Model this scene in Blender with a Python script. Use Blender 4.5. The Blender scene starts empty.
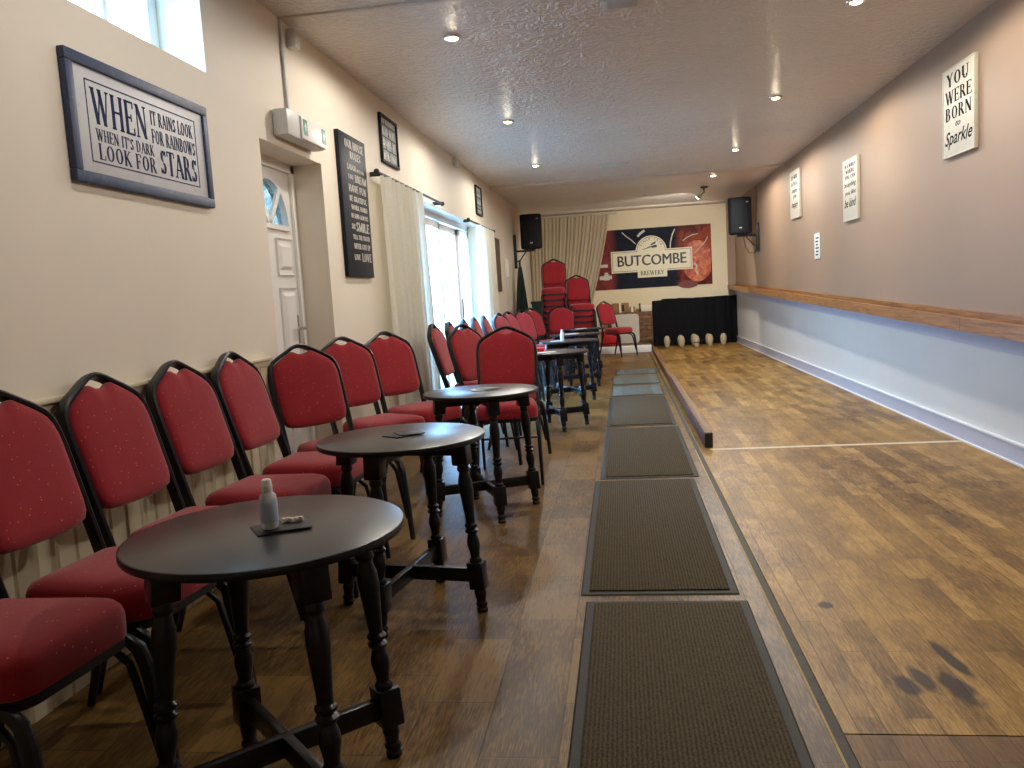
import bpy, bmesh, math, random
from mathutils import Vector, Matrix
rnd = random.Random(7)
sc = bpy.context.scene
C = sc.collection
PI = math.pi

# ------------------------------------------------------------------ dimensions (metres)
XL, XR, H, YB, YF = -1.725, 2.243, 2.674, 16.339, -1.6

# ------------------------------------------------------------------ mesh collector
class MB:
    def __init__(s):
        s.v, s.f, s.sm = [], [], []
    def add(s, vs, fs, smooth=False, M=None):
        b = len(s.v)
        s.v += [tuple(M @ Vector(p)) if M else tuple(p) for p in vs]
        for f in fs:
            s.f.append([b + i for i in f]); s.sm.append(smooth)
        return s
    def box(s, x0, y0, z0, x1, y1, z1, bev=0.0, M=None, seg=2):
        bm = bmesh.new()
        bmesh.ops.create_cube(bm, size=1)
        for v in bm.verts:
            v.co = Vector(((x0 + x1) / 2 + v.co.x * (x1 - x0), (y0 + y1) / 2 + v.co.y * (y1 - y0), (z0 + z1) / 2 + v.co.z * (z1 - z0)))
        if bev > 0:
            bmesh.ops.bevel(bm, geom=bm.edges[:], offset=bev, segments=seg, profile=0.5, affect='EDGES')
        bm.verts.index_update()
        s.add([v.co.copy() for v in bm.verts], [[v.index for v in f.verts] for f in bm.faces], False, M)
        bm.free()
        return s
    def prism(s, poly, d0, d1, axis='y', M=None, smooth=False):
        """polygon in two axes, extruded along the third"""
        n = len(poly)
        def P(a, b, d):
            return (a, d, b) if axis == 'y' else ((d, a, b) if axis == 'x' else (a, b, d))
        vs = [P(a, b, d0) for a, b in poly] + [P(a, b, d1) for a, b in poly]
        fs = [list(range(n)), list(range(2 * n - 1, n - 1, -1))] + [[i, (i + 1) % n, n + (i + 1) % n, n + i] for i in range(n)]
        return s.add(vs, fs, smooth, M)
    def rings(s, rs, cap0=True, cap1=True, smooth=True, M=None, closed=True):
        n = len(rs[0]); vs = [p for r in rs for p in r]; fs = []
        for k in range(len(rs) - 1):
            for i in range(n if closed else n - 1):
                j = (i + 1) % n
                fs.append([k * n + i, k * n + j, (k + 1) * n + j, (k + 1) * n + i])
        if cap0: fs.append(list(range(n - 1, -1, -1)))
        if cap1: fs.append([(len(rs) - 1) * n + i for i in range(n)])
        return s.add(vs, fs, smooth, M)
    def lathe(s, prof, n=20, M=None, smooth=True):
        return s.rings([[(r * math.cos(2 * PI * i / n), r * math.sin(2 * PI * i / n), z) for i in range(n)] for r, z in prof], True, True, smooth, M)
    def sweep(s, path, wa, wb, nrm, n=8, cap=True, power=2.0, M=None, smooth=True):
        """tube along path; section half sizes wa (in plane) and wb (along nrm)"""
        path = [Vector(p) for p in path]; nrm = Vector(nrm).normalized(); rs = []
        for i, p in enumerate(path):
            t = (path[min(i + 1, len(path) - 1)] - path[max(i - 1, 0)]).normalized()
            a = nrm.cross(t).normalized(); b = t.cross(a).normalized()
            A = wa[i] if isinstance(wa, (list, tuple)) else wa
            B = wb[i] if isinstance(wb, (list, tuple)) else wb
            r = []
            for k in range(n):
                th = 2 * PI * k / n; c, sn = math.cos(th), math.sin(th)
                c = math.copysign(abs(c) ** (2 / power), c); sn = math.copysign(abs(sn) ** (2 / power), sn)
                r.append(p + a * (A * c) + b * (B * sn))
            rs.append(r)
        return s.rings(rs, cap, cap, smooth, M)
    def cyl(s, p, q, r, n=12, M=None, r2=None):
        p, q = Vector(p), Vector(q); d = (q - p)
        Z = d.normalized(); X = Z.orthogonal().normalized(); Y = Z.cross(X); r2 = r if r2 is None else r2
        return s.rings([[p + X * (r * math.cos(2 * PI * i / n)) + Y * (r * math.sin(2 * PI * i / n)) for i in range(n)],
                        [q + X * (r2 * math.cos(2 * PI * i / n)) + Y * (r2 * math.sin(2 * PI * i / n)) for i in range(n)]], True, True, True, M)
    def build(s, name, mat, parent=None, loc=None, rot=None):
        me = bpy.data.meshes.new(name)
        me.from_pydata(s.v, [], s.f)
        me.polygons.foreach_set('use_smooth', s.sm)
        bm = bmesh.new(); bm.from_mesh(me)
        bmesh.ops.recalc_face_normals(bm, faces=bm.faces[:])
        bm.to_mesh(me); bm.free()
        try: me.set_sharp_from_angle(angle=math.radians(38))
        except Exception: pass
        me.materials.append(mat)
        o = bpy.data.objects.new(name, me); C.objects.link(o)
        if parent: o.parent = parent
        if loc: o.location = loc
        if rot: o.rotation_euler = rot
        return o

def tag(o, label, cat, group=None, kind=None):
    o['label'] = label; o['category'] = cat
    if group: o['group'] = group
    if kind: o['kind'] = kind
    return o
def thing(name, label, cat, loc=(0, 0, 0), rz=0.0, group=None):
    o = bpy.data.objects.new(name, None); C.objects.link(o)
    o.location = loc; o.rotation_euler = (0, 0, rz); o.empty_display_size = .05
    return tag(o, label, cat, group)
def struct(o):
    o['kind'] = 'structure'; return o
def dup(root, loc, rz, label, group=None):
    r = root.copy(); C.objects.link(r); r.location = loc; r.rotation_euler = (0, 0, rz); r['label'] = label
    if group: r['group'] = group
    for ch in list(root.children):
        c = ch.copy(); C.objects.link(c); c.parent = r
        for g in list(ch.children):
            d = g.copy(); C.objects.link(d); d.parent = c
    return r

# ------------------------------------------------------------------ materials
def srgb(r, g, b):
    f = lambda c: c / 12.92 if c <= .04045 else ((c + .055) / 1.055) ** 2.4
    return (f(r / 255), f(g / 255), f(b / 255), 1)
class NT:
    def __init__(s, name):
        s.m = bpy.data.materials.new(name); s.m.use_nodes = True
        s.t = s.m.node_tree; s.n = s.t.nodes; s.b = s.n['Principled BSDF']
    def node(s, typ, **kw):
        n = s.n.new(typ)
        for k, v in kw.items():
            if k.startswith('i_'):
                n.inputs[k[2:].replace('_', ' ')].default_value = v
            else: setattr(n, k, v)
        return n
    def link(s, a, b): s.t.links.new(a, b)
    def coord(s, scale=(1, 1, 1), rot=(0, 0, 0), which='Object', loc=(0, 0, 0)):
        c = s.node('ShaderNodeTexCoord'); m = s.node('ShaderNodeMapping')
        m.inputs['Scale'].default_value = scale; m.inputs['Rotation'].default_value = rot; m.inputs['Location'].default_value = loc
        s.link(c.outputs[which], m.inputs['Vector']); return m.outputs['Vector']
    def noise(s, vec, scale, detail=4, rough=.55, dist=0.0):
        n = s.node('ShaderNodeTexNoise'); n.inputs['Scale'].default_value = scale; n.inputs['Detail'].default_value = detail
        n.inputs['Roughness'].default_value = rough; n.inputs['Distortion'].default_value = dist
        s.link(vec, n.inputs['Vector']); return n.outputs['Fac']
    def ramp(s, fac, stops, interp='LINEAR'):
        r = s.node('ShaderNodeValToRGB'); e = r.color_ramp.elements; r.color_ramp.interpolation = interp
        while len(e) < len(stops): e.new(.5)
        for el, (p, c) in zip(e, stops): el.position = p; el.color = c if len(c) == 4 else (*c, 1)
        s.link(fac, r.inputs['Fac']); return r.outputs['Color']
    def mix(s, fac, a, b, blend='MIX'):
        m = s.node('ShaderNodeMix', data_type='RGBA', blend_type=blend)
        for k, v in ((0, fac), (6, a), (7, b)):
            if hasattr(v, 'is_linked'): s.link(v, m.inputs[k])
            else: m.inputs[k].default_value = v
        return m.outputs[2]
    def math(s, op, a, b=0.0, c=None):
        m = s.node('ShaderNodeMath', operation=op)
        for k, v in enumerate((a, b, c)):
            if v is None: continue
            if hasattr(v, 'is_linked'): s.link(v, m.inputs[k])
            else: m.inputs[k].default_value = v
        return m.outputs[0]
    def bump(s, h, strength=.3, dist=.01):
        b = s.node('ShaderNodeBump'); b.inputs['Strength'].default_value = strength; b.inputs['Distance'].default_value = dist
        s.link(h, b.inputs['Height']); s.link(b.outputs['Normal'], s.b.inputs['Normal'])
    def base(s, c):
        if hasattr(c, 'is_linked'): s.link(c, s.b.inputs['Base Color'])
        else: s.b.inputs['Base Color'].default_value = c
    def rough(s, r):
        if hasattr(r, 'is_linked'): s.link(r, s.b.inputs['Roughness'])
        else: s.b.inputs['Roughness'].default_value = r
def vary(c, k):
    return tuple(min(1, max(0, x * k)) for x in c[:3]) + (1,)
def paint(name, col, rough=.5, var=.06, scale=6, bump=.05, bscale=60, spec=.5, metal=0.0):
    t = NT(name); v = t.coord()
    f = t.noise(v, scale, 5)
    t.base(t.ramp(f, [(.3, vary(col, 1 - var)), (.7, vary(col, 1 + var))]))
    t.rough(rough); t.b.inputs['Specular IOR Level'].default_value = spec; t.b.inputs['Metallic'].default_value = metal
    if bump: t.bump(t.noise(v, bscale, 3), bump, .004)
    return t.m

M = {}
M['cream_wall'] = paint('cream_wall_paint', srgb(228, 218, 200), .62, .03, 1.6, .12, 45)
M['back_wall'] = paint('cream_back_wall_paint', srgb(236, 222, 186), .6, .03, 1.5, .1, 40)
M['tan_wall'] = paint('tan_wall_paint', srgb(156, 130, 107), .6, .035, 1.3, .12, 40)
M['white_wall'] = paint('white_wall_paint', srgb(212, 212, 208), .55, .03, 1.8, .12, 40)
M['lilac_trim'] = paint('lilac_gloss_trim', srgb(190, 192, 206), .35, .04, 4, .05, 30)
M['white_trim'] = paint('white_gloss_trim', srgb(240, 240, 238), .35, .03, 4, .03, 30)
M['panel_cream'] = paint('cream_panelling_paint', srgb(214, 202, 172), .45, .05, 5, .1, 60)
M['white_plastic'] = paint('white_upvc', srgb(232, 230, 226), .3, .02, 4, 0)
M['grey_plastic'] = paint('off_white_plastic', srgb(205, 205, 200), .4, .03, 10, 0)
M['black_metal'] = paint('black_tube_metal', (.009, .010, .014, 1), .38, .2, 8, .05, 90, .35)
M['black_wood'] = None
M['dark_iron'] = paint('black_iron', (.015, .015, .017, 1), .45, .2, 10, .1, 60)
M['chrome'] = paint('brushed_nickel', (.62, .6, .56, 1), .25, .05, 20, 0, metal=1.0)
M['gold_paper'] = paint('cream_paper', srgb(235, 226, 205), .6, .03, 20, 0)
M['black_card'] = paint('black_card', (.014, .015, .017, 1), .45, .15, 30, 0)
M['white_card'] = paint('white_card', srgb(226, 228, 222), .5, .03, 30, 0)
M['red_paper'] = paint('red_paper_napkin', srgb(205, 50, 50), .7, .06, 30, .1)
M['rubber'] = paint('dark_green_grey_rubber', srgb(40, 40, 33), .65, .12, 12, .2, 80)
M['ink'] = paint('dark_blue_ink', srgb(28, 44, 84), .7, .1, 20, 0, spec=.15)
M['black_ink'] = paint('black_ink', (.012, .012, .012, 1), .8, .1, 20, 0, spec=.08)
M['white_ink'] = paint('chalk_white_ink', srgb(214, 210, 200), .7, .12, 60, 0)
M['speaker_black'] = paint('black_speaker_shell', (.007, .008, .011, 1), .55, .15, 10, .25, 220, .3)
M['grille'] = paint('black_speaker_grille', (.007, .009, .013, 1), .6, .1, 10, .5, 400, .3)
M['badge'] = paint('silver_badge', srgb(200, 202, 205), .3, .03, 20, 0)
M['black_cloth'] = paint('black_rubber_cloth', (.003, .0035, .005, 1), .75, .25, 5, .3, 30, .2)
M['skittle_wood'] = paint('pale_skittle_wood', srgb(196, 178, 146), .5, .12, 25, .1, 40)
M['skittle_band'] = paint('dark_skittle_band', (.03, .027, .024, 1), .6, .1, 20, 0)
M['green_tub'] = paint('dark_green_plastic', srgb(22, 44, 42), .45, .1, 10, .1, 30)
M['green_cloth'] = paint('dark_green_canvas', srgb(30, 52, 46), .8, .15, 12, .2, 60)
M['brown_card'] = paint('brown_cardboard', srgb(150, 112, 74), .8, .12, 18, .1, 60)
M['red_vinyl'] = paint('red_vinyl', srgb(190, 38, 34), .45, .08, 10, .1, 30)
M['table_grey'] = paint('pale_grey_plastic_top', srgb(186, 180, 168), .5, .04, 6, .1, 90)
M['green_sign'] = paint('exit_green_film', srgb(0, 120, 92), .4, .03, 10, 0)
M['slab'] = paint('outdoor_paving', srgb(150, 150, 146), .85, .12, 5, .4, 30)
M['bottle_blue'] = paint('blue_bottle_label', srgb(176, 190, 216), .35, .08, 60, 0)
M['notice_brown'] = paint('brown_framed_board', srgb(98, 80, 70), .6, .1, 8, .1)
M['pit_side'] = paint('dark_lane_kerb_timber', srgb(112, 72, 56), .5, .15, 14, .2, 40)
M['kerb_top'] = paint('worn_kerb_top_timber', srgb(132, 98, 64), .55, .3, 30, .2, 40)
M['kerb_end'] = paint('black_kerb_end_paint', (.012, .011, .011, 1), .5, .1, 14, .1, 40)
M['yellow_line'] = paint('worn_yellow_floor_line', srgb(176, 148, 84), .6, .2, 25, .1, 60)
M['white_line'] = paint('worn_white_floor_tape', srgb(216, 204, 178), .6, .12, 25, .05, 60)
M['gap_dark'] = paint('dark_joint_filler', srgb(52, 46, 32), .6, .35, 22, .4, 50)

def mk_blackwood():
    t = NT('black_lacquered_wood'); v = t.coord((1, 1, 6))
    f = t.noise(v, 14, 5)
    t.base(t.ramp(f, [(.3, (.004, .004, .006, 1)), (.75, (.011, .011, .014, 1))]))
    t.rough(.30); t.b.inputs['Specular IOR Level'].default_value = .32; t.bump(t.noise(v, 30, 3), .08, .003)
    return t.m
M['black_wood'] = mk_blackwood()
def mk_tabletop():
    t = NT('black_table_laminate'); v = t.coord()
    f = t.noise(v, 9, 5)
    t.base(t.ramp(f, [(.3, (.026, .024, .023, 1)), (.75, (.031, .029, .028, 1))]))
    t.rough(.30); t.b.inputs['Specular IOR Level'].default_value = .8
    return t.m
M['tabletop'] = mk_tabletop()
def mk_fabric():
    t = NT('red_dotted_upholstery'); v = t.coord()
    vo = t.node('ShaderNodeTexVoronoi'); vo.inputs['Scale'].default_value = 48; vo.inputs['Randomness'].default_value = .75
    t.link(v, vo.inputs['Vector'])
    dots = t.math('LESS_THAN', vo.outputs['Distance'], .10)
    f = t.noise(v, 5, 4)
    red = t.ramp(f, [(.3, srgb(140, 26, 36)), (.7, srgb(156, 33, 42))])
    fine = t.noise(v, 420, 2)
    red = t.mix(.35, red, t.ramp(fine, [(.3, srgb(108, 18, 28)), (.7, srgb(172, 46, 52))]))
    t.base(t.mix(t.math('MULTIPLY', dots, .75), red, srgb(216, 130, 96)))
    t.rough(.9); t.b.inputs['Specular IOR Level'].default_value = .2
    t.b.inputs['Sheen Weight'].default_value = .25
    t.bump(fine, .25, .002)
    return t.m
M['fabric'] = mk_fabric()

def wood_strips(name, w, l, cols, rough, gapcol, wear=None, mortar=.004, spec=.3, grain=1.0, tint=None):
    """floor strips running along +Y"""
    t = NT(name)
    v = t.coord(rot=(0, 0, PI / 2), which='Object')
    br = t.node('ShaderNodeTexBrick'); br.offset = .37; br.offset_frequency = 2; br.squash = 1
    br.inputs['Scale'].default_value = 1; br.inputs['Brick Width'].default_value = l; br.inputs['Row Height'].default_value = w
    br.inputs['Mortar Size'].default_value = mortar; br.inputs['Mortar Smooth'].default_value = .4; br.inputs['Bias'].default_value = 0; br.inputs['Mortar Smooth'].default_value = .8
    br.inputs['Color1'].default_value = (0, 0, 0, 1); br.inputs['Color2'].default_value = (1, 1, 1, 1); br.inputs['Mortar'].default_value = (.5, .5, .5, 1)
    t.link(v, br.inputs['Vector'])
    g = t.noise(t.coord((14, 1.4, 1)), 6, 6, .6, 1.4)
    st = t.noise(t.coord((34, 2.2, 1)), 7, 4, .65, .3)
    g = t.math('MULTIPLY_ADD', st, 1.15, t.math('MULTIPLY_ADD', g, .75, -.45))
    big = t.noise(t.coord((1, .45, 1)), 1.7, 5, .6, .4)
    mid = t.noise(t.coord((1, .5, 1)), 7, 4, .6, .3)
    f = t.math('MULTIPLY_ADD', br.outputs['Color'], .17, t.math('MULTIPLY_ADD', g, .46 * grain, t.math('MULTIPLY', mid, .42)))
    col = t.ramp(f, [(.36, cols[0]), (.52, cols[1]), (.68, cols[2])])
    if wear:
        wf = t.ramp(big, [(.40, (0, 0, 0)), (.62, (1, 1, 1))])
        col = t.mix(t.math('MULTIPLY', wf, wear[1]), col, wear[0])
        df = t.ramp(t.noise(t.coord((1.2, .35, 1), loc=(3, 5, 0)), 2.6, 5, .65, .6), [(.52, (0, 0, 0)), (.72, (1, 1, 1))])
        col = t.mix(t.math('MULTIPLY', df, wear[3]), col, wear[2])
    col = t.mix(t.math('MULTIPLY', br.outputs['Fac'], .42), col, gapcol)
    if tint: col = t.mix(1.0, col, tint, 'MULTIPLY')
    t.base(col)
    t.rough(t.math('MULTIPLY_ADD', big, .22, rough)); t.b.inputs['Specular IOR Level'].default_value = spec
    h = t.math('MULTIPLY_ADD', g, .25, t.math('MULTIPLY', br.outputs['Fac'], -.6))
    t.bump(h, .22, .004)
    return t
M['floor'] = wood_strips('worn_brown_laminate', .2, .43, (srgb(38, 25, 9), srgb(80, 55, 22), srgb(134, 102, 52)), .30, srgb(34, 22, 12),
                         (srgb(136, 106, 58), .30, srgb(46, 28, 12), .6), .0035, .3, 1.3).m
lane = wood_strips('worn_honey_lane_boards', .068, .62, (srgb(72, 48, 18), srgb(136, 99, 44), srgb(190, 150, 82)), .34, srgb(58, 42, 24),
                   (srgb(190, 150, 80), .38, srgb(84, 62, 38), .5), .0028)
def lane_stains(t):
    # four dark scorch marks with a shape of their own, as on the boards
    v = t.coord()
    base_link = t.b.inputs['Base Color'].links[0].from_socket
    sep = t.node('ShaderNodeSeparateXYZ'); t.link(v, sep.inputs[0])
    nz = t.math('MULTIPLY', t.math('SUBTRACT', t.noise(t.coord((1, .5, 1)), 22, 5), .5), 1.1)
    tot = None
    for cx, cy, rx, ry, sk in STAINS:
        dx = t.math('SUBTRACT', sep.outputs[0], cx); dy = t.math('SUBTRACT', sep.outputs[1], cy)
        dx = t.math('MULTIPLY_ADD', dy, sk, dx)
        d = t.math('ADD', t.math('POWER', t.math('ABSOLUTE', t.math('DIVIDE', dx, rx)), 2), t.math('POWER', t.math('ABSOLUTE', t.math('DIVIDE', dy, ry)), 2))
        d = t.math('ADD', t.math('SQRT', d), nz)
        k = t.math('SUBTRACT', 1.0, t.ramp(d, [(.62, (0, 0, 0)), (1.0, (1, 1, 1))]))
        tot = k if tot is None else t.math('MAXIMUM', tot, k)
    t.base(t.mix(t.math('MULTIPLY', tot, .93), base_link, srgb(44, 28, 22)))
STAINS = [(.738, 2.27, .035, .07, .1), (.79, 2.30, .028, .09, .1), (.868, 2.255, .042, .13, .1), (.915, 2.42, .026, .16, .1), (.66, 2.85, .03, .04, 0)]
lane_stains(lane)
M['lane'] = lane.m
M['lane_plate'] = wood_strips('dark_worn_board_plate', .068, .8, (srgb(92, 66, 38), srgb(124, 92, 56), srgb(148, 114, 72)), .4, srgb(62, 44, 26),
                              (srgb(110, 84, 56), .5, srgb(84, 62, 44), .5), .0028).m
def mk_railwood():
    t = NT('varnished_pine_rail'); v = t.coord((9, .55, 9))
    f = t.noise(v, 5, 6, .6, .8)
    t.base(t.ramp(f, [(.28, srgb(112, 72, 36)), (.5, srgb(158, 108, 60)), (.75, srgb(186, 138, 86))]))
    t.rough(.42); t.bump(t.noise(t.coord((20, 1, 20)), 10, 4), .2, .003)
    return t.m
M['rail'] = mk_railwood()
def mk_ceiling():
    t = NT('artex_swirl_ceiling'); v = t.coord()
    n1 = t.noise(v, 8, 4, .55, 3.5)
    n2 = t.noise(v, 26, 4, .6, 1.5)
    h = t.math('MULTIPLY_ADD', n1, 1.0, t.math('MULTIPLY', n2, .4))
    f = t.noise(v, 1.1, 3)
    t.base(t.ramp(f, [(.3, srgb(230, 223, 217)), (.7, srgb(236, 230, 224))]))
    t.rough(.22); t.b.inputs['Specular IOR Level'].default_value = .65
    t.bump(h, .6, .04)
    return t.m
M['ceiling'] = mk_ceiling()
M['ceiling_plain'] = paint('ceiling_plain_paint', srgb(200, 188, 172), .5, .03, 2, .15, 40)
def mk_mat(name, c0, c1):
    t = NT(name); v = t.coord((1, 1, 1))
    w = t.node('ShaderNodeTexWave', wave_type='BANDS', bands_direction='X'); w.inputs['Scale'].default_value = 26
    w.inputs['Distortion'].default_value = 2.5; w.inputs['Detail'].default_value = 2; w.inputs['Detail Scale'].default_value = 5
    t.link(v, w.inputs['Vector'])
    n = t.noise(v, 210, 3, .7)
    f = t.math('MULTIPLY_ADD', w.outputs['Fac'], .2, t.math('MULTIPLY', n, .85))
    t.base(t.ramp(f, [(.3, c0), (.75, c1)])); t.rough(.95); t.b.inputs['Specular IOR Level'].default_value = .25
    t.bump(f, .7, .006)
    return t.m
M['mat_brown'] = mk_mat('brown_ribbed_matting', srgb(44, 38, 27), srgb(106, 94, 72))
M['mat_grey'] = mk_mat('grey_green_matting', srgb(74, 76, 70), srgb(118, 120, 112))
M['mat_pale'] = mk_mat('pale_grey_mat_band', srgb(88, 93, 88), srgb(120, 125, 118))
def mk_curtain(name, col, trans=.45):
    t = NT(name); v = t.coord((1, 1, 1))
    f = t.noise(v, 120, 3)
    col_s = t.ramp(f, [(.3, vary(col, .93)), (.7, vary(col, 1.05))])
    t.base(col_s); t.rough(.95); t.b.inputs['Specular IOR Level'].default_value = .1
    tr = t.node('ShaderNodeBsdfTranslucent'); t.link(col_s, tr.inputs['Color'])
    mx = t.node('ShaderNodeMixShader'); mx.inputs[0].default_value = trans
    out = t.n['Material Output']
    t.link(t.b.outputs[0], mx.inputs[1]); t.link(tr.outputs[0], mx.inputs[2]); t.link(mx.outputs[0], out.inputs['Surface'])
    return t.m
M['curtain'] = mk_curtain('cream_voile_curtain', srgb(236, 236, 226), .5)
M['stage_curtain'] = mk_curtain('beige_stage_curtain', srgb(214, 202, 176), .25)
def mk_glass(name, col=(1, 1, 1, 1), refl=.03, rough=.0):
    m = bpy.data.materials.new(name); m.use_nodes = True; nt = m.node_tree; nt.nodes.clear()
    o = nt.nodes.new('ShaderNodeOutputMaterial'); mx = nt.nodes.new('ShaderNodeMixShader'); tr = nt.nodes.new('ShaderNodeBsdfTransparent'); gl = nt.nodes.new('ShaderNodeBsdfGlossy')
    mx.inputs[0].default_value = refl
    tr.inputs['Color'].default_value = col; gl.inputs['Roughness'].default_value = rough
    nt.links.new(tr.outputs[0], mx.inputs[1]); nt.links.new(gl.outputs[0], mx.inputs[2]); nt.links.new(mx.outputs[0], o.inputs[0])
    return m
M['glass'] = mk_glass('clear_window_glass')
def mk_obscure():
    m = bpy.data.materials.new('shade_tinted_obscure_glass'); m.use_nodes = True; nt = m.node_tree; nt.nodes.clear()
    N = nt.nodes.new; o = N('ShaderNodeOutputMaterial'); mx = N('ShaderNodeMixShader'); tr = N('ShaderNodeBsdfTransparent'); gl = N('ShaderNodeBsdfGlossy')
    c = N('ShaderNodeTexCoord'); n = N('ShaderNodeTexNoise'); n.inputs['Scale'].default_value = 24; n.inputs['Distortion'].default_value = 3; r = N('ShaderNodeValToRGB')
    r.color_ramp.elements[0].position = .36; r.color_ramp.elements[0].color = (.13, .15, .14, 1); r.color_ramp.elements[1].position = .62; r.color_ramp.elements[1].color = (.42, .34, .28, 1)  # dark patterned tint stands in for the shade outside the door
    gl.inputs['Roughness'].default_value = .1; mx.inputs[0].default_value = .06
    for a, b in ((c.outputs['Object'], n.inputs['Vector']), (n.outputs['Fac'], r.inputs['Fac']), (r.outputs['Color'], tr.inputs['Color']), (tr.outputs[0], mx.inputs[1]), (gl.outputs[0], mx.inputs[2]), (mx.outputs[0], o.inputs[0])): nt.links.new(a, b)
    return m
M['obscure'] = mk_obscure()
def mk_bottleclear():
    t = NT('clear_bottle_plastic'); t.base((.84, .88, .93, 1)); t.rough(.12); t.b.inputs['Transmission Weight'].default_value = .25; t.b.inputs['IOR'].default_value = 1.3
    return t.m
M['clear_plastic'] = mk_bottleclear()
def mk_emit(name, col, st):
    m = bpy.data.materials.new(name); m.use_nodes = True; nt = m.node_tree; nt.nodes.clear()
    o = nt.nodes.new('ShaderNodeOutputMaterial'); e = nt.nodes.new('ShaderNodeEmission'); e.inputs['Color'].default_value = col; e.inputs['Strength'].default_value = st
    nt.links.new(e.outputs[0], o.inputs[0]); return m
M['lamp'] = mk_emit('warm_lamp_glow', (1, .86, .6, 1), 18)
def mk_stone(name, bw, bh, c1, c2, mort):
    t = NT(name); v = t.coord(rot=(PI / 2, 0, 0))
    br = t.node('ShaderNodeTexBrick'); br.inputs['Scale'].default_value = 1; br.inputs['Brick Width'].default_value = bw; br.inputs['Row Height'].default_value = bh
    br.inputs['Mortar Size'].default_value = .009; br.inputs['Color1'].default_value = c1; br.inputs['Color2'].default_value = c2; br.inputs['Mortar'].default_value = mort
    t.link(v, br.inputs['Vector'])
    n = t.noise(t.coord(), 14, 5)
    t.base(t.mix(.5, br.outputs['Color'], t.ramp(n, [(.3, vary(c1, .6)), (.7, vary(c2, 1.3))]))); t.rough(.9)
    t.bump(t.math('MULTIPLY_ADD', br.outputs['Fac'], -1.0, n), .6, .02)
    return t.m
M['brick'] = mk_stone('rough_brown_brick', .2, .07, srgb(98, 70, 50), srgb(146, 112, 82), srgb(60, 50, 40))
M['garden_stone'] = mk_stone('grey_garden_stone', .34, .16, srgb(148, 146, 140), srgb(182, 180, 172), srgb(120, 118, 112))
def mk_distress(name, col, edge, amount=.5):
    t = NT(name); v = t.coord()
    f = t.noise(v, 22, 6, .7)
    t.base(t.mix(t.math('MULTIPLY', t.ramp(f, [(.56, (0, 0, 0)), (.7, (1, 1, 1))]), amount), col, edge)); t.rough(.5)
    t.bump(t.noise(v, 60, 3), .1, .002)
    return t.m
M['plate_white'] = mk_distress('distressed_white_plate', srgb(206, 206, 208), srgb(150, 156, 176), .35)
M['frame_blue'] = mk_distress('distressed_dark_blue_frame', srgb(44, 60, 92), srgb(90, 110, 150), .5)
M['grey_board'] = mk_distress('distressed_pale_board', srgb(206, 198, 178), srgb(166, 156, 134), .5)
M['black_board'] = mk_distress('distressed_black_board', (.017, .02, .026, 1), srgb(70, 74, 82), .35); M['black_board'].node_tree.nodes['Principled BSDF'].inputs['Specular IOR Level'].default_value = .12
M['picture_grey'] = mk_distress('grey_patchwork_print', srgb(128, 136, 134), srgb(86, 94, 94), .5)

def mk_poster():
    """beer advert: navy ground, brick-red at one end, glowing red and amber glass at the other"""
    t = NT('brewery_banner_print'); v = t.coord()
    sep = t.node('ShaderNodeSeparateXYZ'); t.link(v, sep.inputs[0])
    x, z = sep.outputs[0], sep.outputs[2]
    n = t.noise(v, 5, 5, .6, 1.0)
    navy = t.ramp(n, [(.35, srgb(9, 13, 26)), (.65, srgb(18, 26, 46))])
    xw = t.math('MULTIPLY_ADD', t.math('SUBTRACT', n, .5), .22, x)
    red = t.ramp(n, [(.3, srgb(84, 30, 32)), (.6, srgb(138, 56, 50))])
    c = t.mix(t.ramp(xw, [(.33, (1, 1, 1)), (.45, (0, 0, 0))]), navy, red)
    xr = t.math('MULTIPLY_ADD', t.math('SUBTRACT', n, .5), .25, x)
    k = t.ramp(t.math('MULTIPLY_ADD', xr, 1.0, -1.0), [(.56, (0, 0, 0)), (.70, (1, 1, 1))])
    warm = t.ramp(t.math('MULTIPLY_ADD', n, .7, t.math('MULTIPLY', z, .28)), [(.3, srgb(64, 20, 24)), (.46, srgb(120, 38, 32)), (.58, srgb(160, 76, 46)), (.72, srgb(96, 46, 46))])
    t.base(t.mix(k, c, warm)); t.rough(.6); t.b.inputs['Specular IOR Level'].default_value = .2
    return t.m
M['poster'] = mk_poster()
def mk_beer():
    t = NT('amber_beer_print'); v = t.coord(); n = t.noise(v, 6, 4, .6, 1.2)
    t.base(t.ramp(n, [(.3, srgb(120, 34, 30)), (.5, srgb(196, 84, 42)), (.7, srgb(226, 150, 92))])); t.rough(.45); return t.m
M['beer'] = mk_beer()
M['plate_cream'] = paint('cream_logo_print', srgb(236, 228, 196), .45, .02, 6, 0)
M['print_dark'] = paint('black_logo_print', (.016, .016, .02, 1), .45, .1, 6, 0)
M['print_pale'] = paint('pale_highlight_print', srgb(206, 200, 186), .45, .08, 6, 0)
M['print_red'] = paint('dark_red_print', srgb(118, 44, 40), .45, .1, 6, 0)

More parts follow.
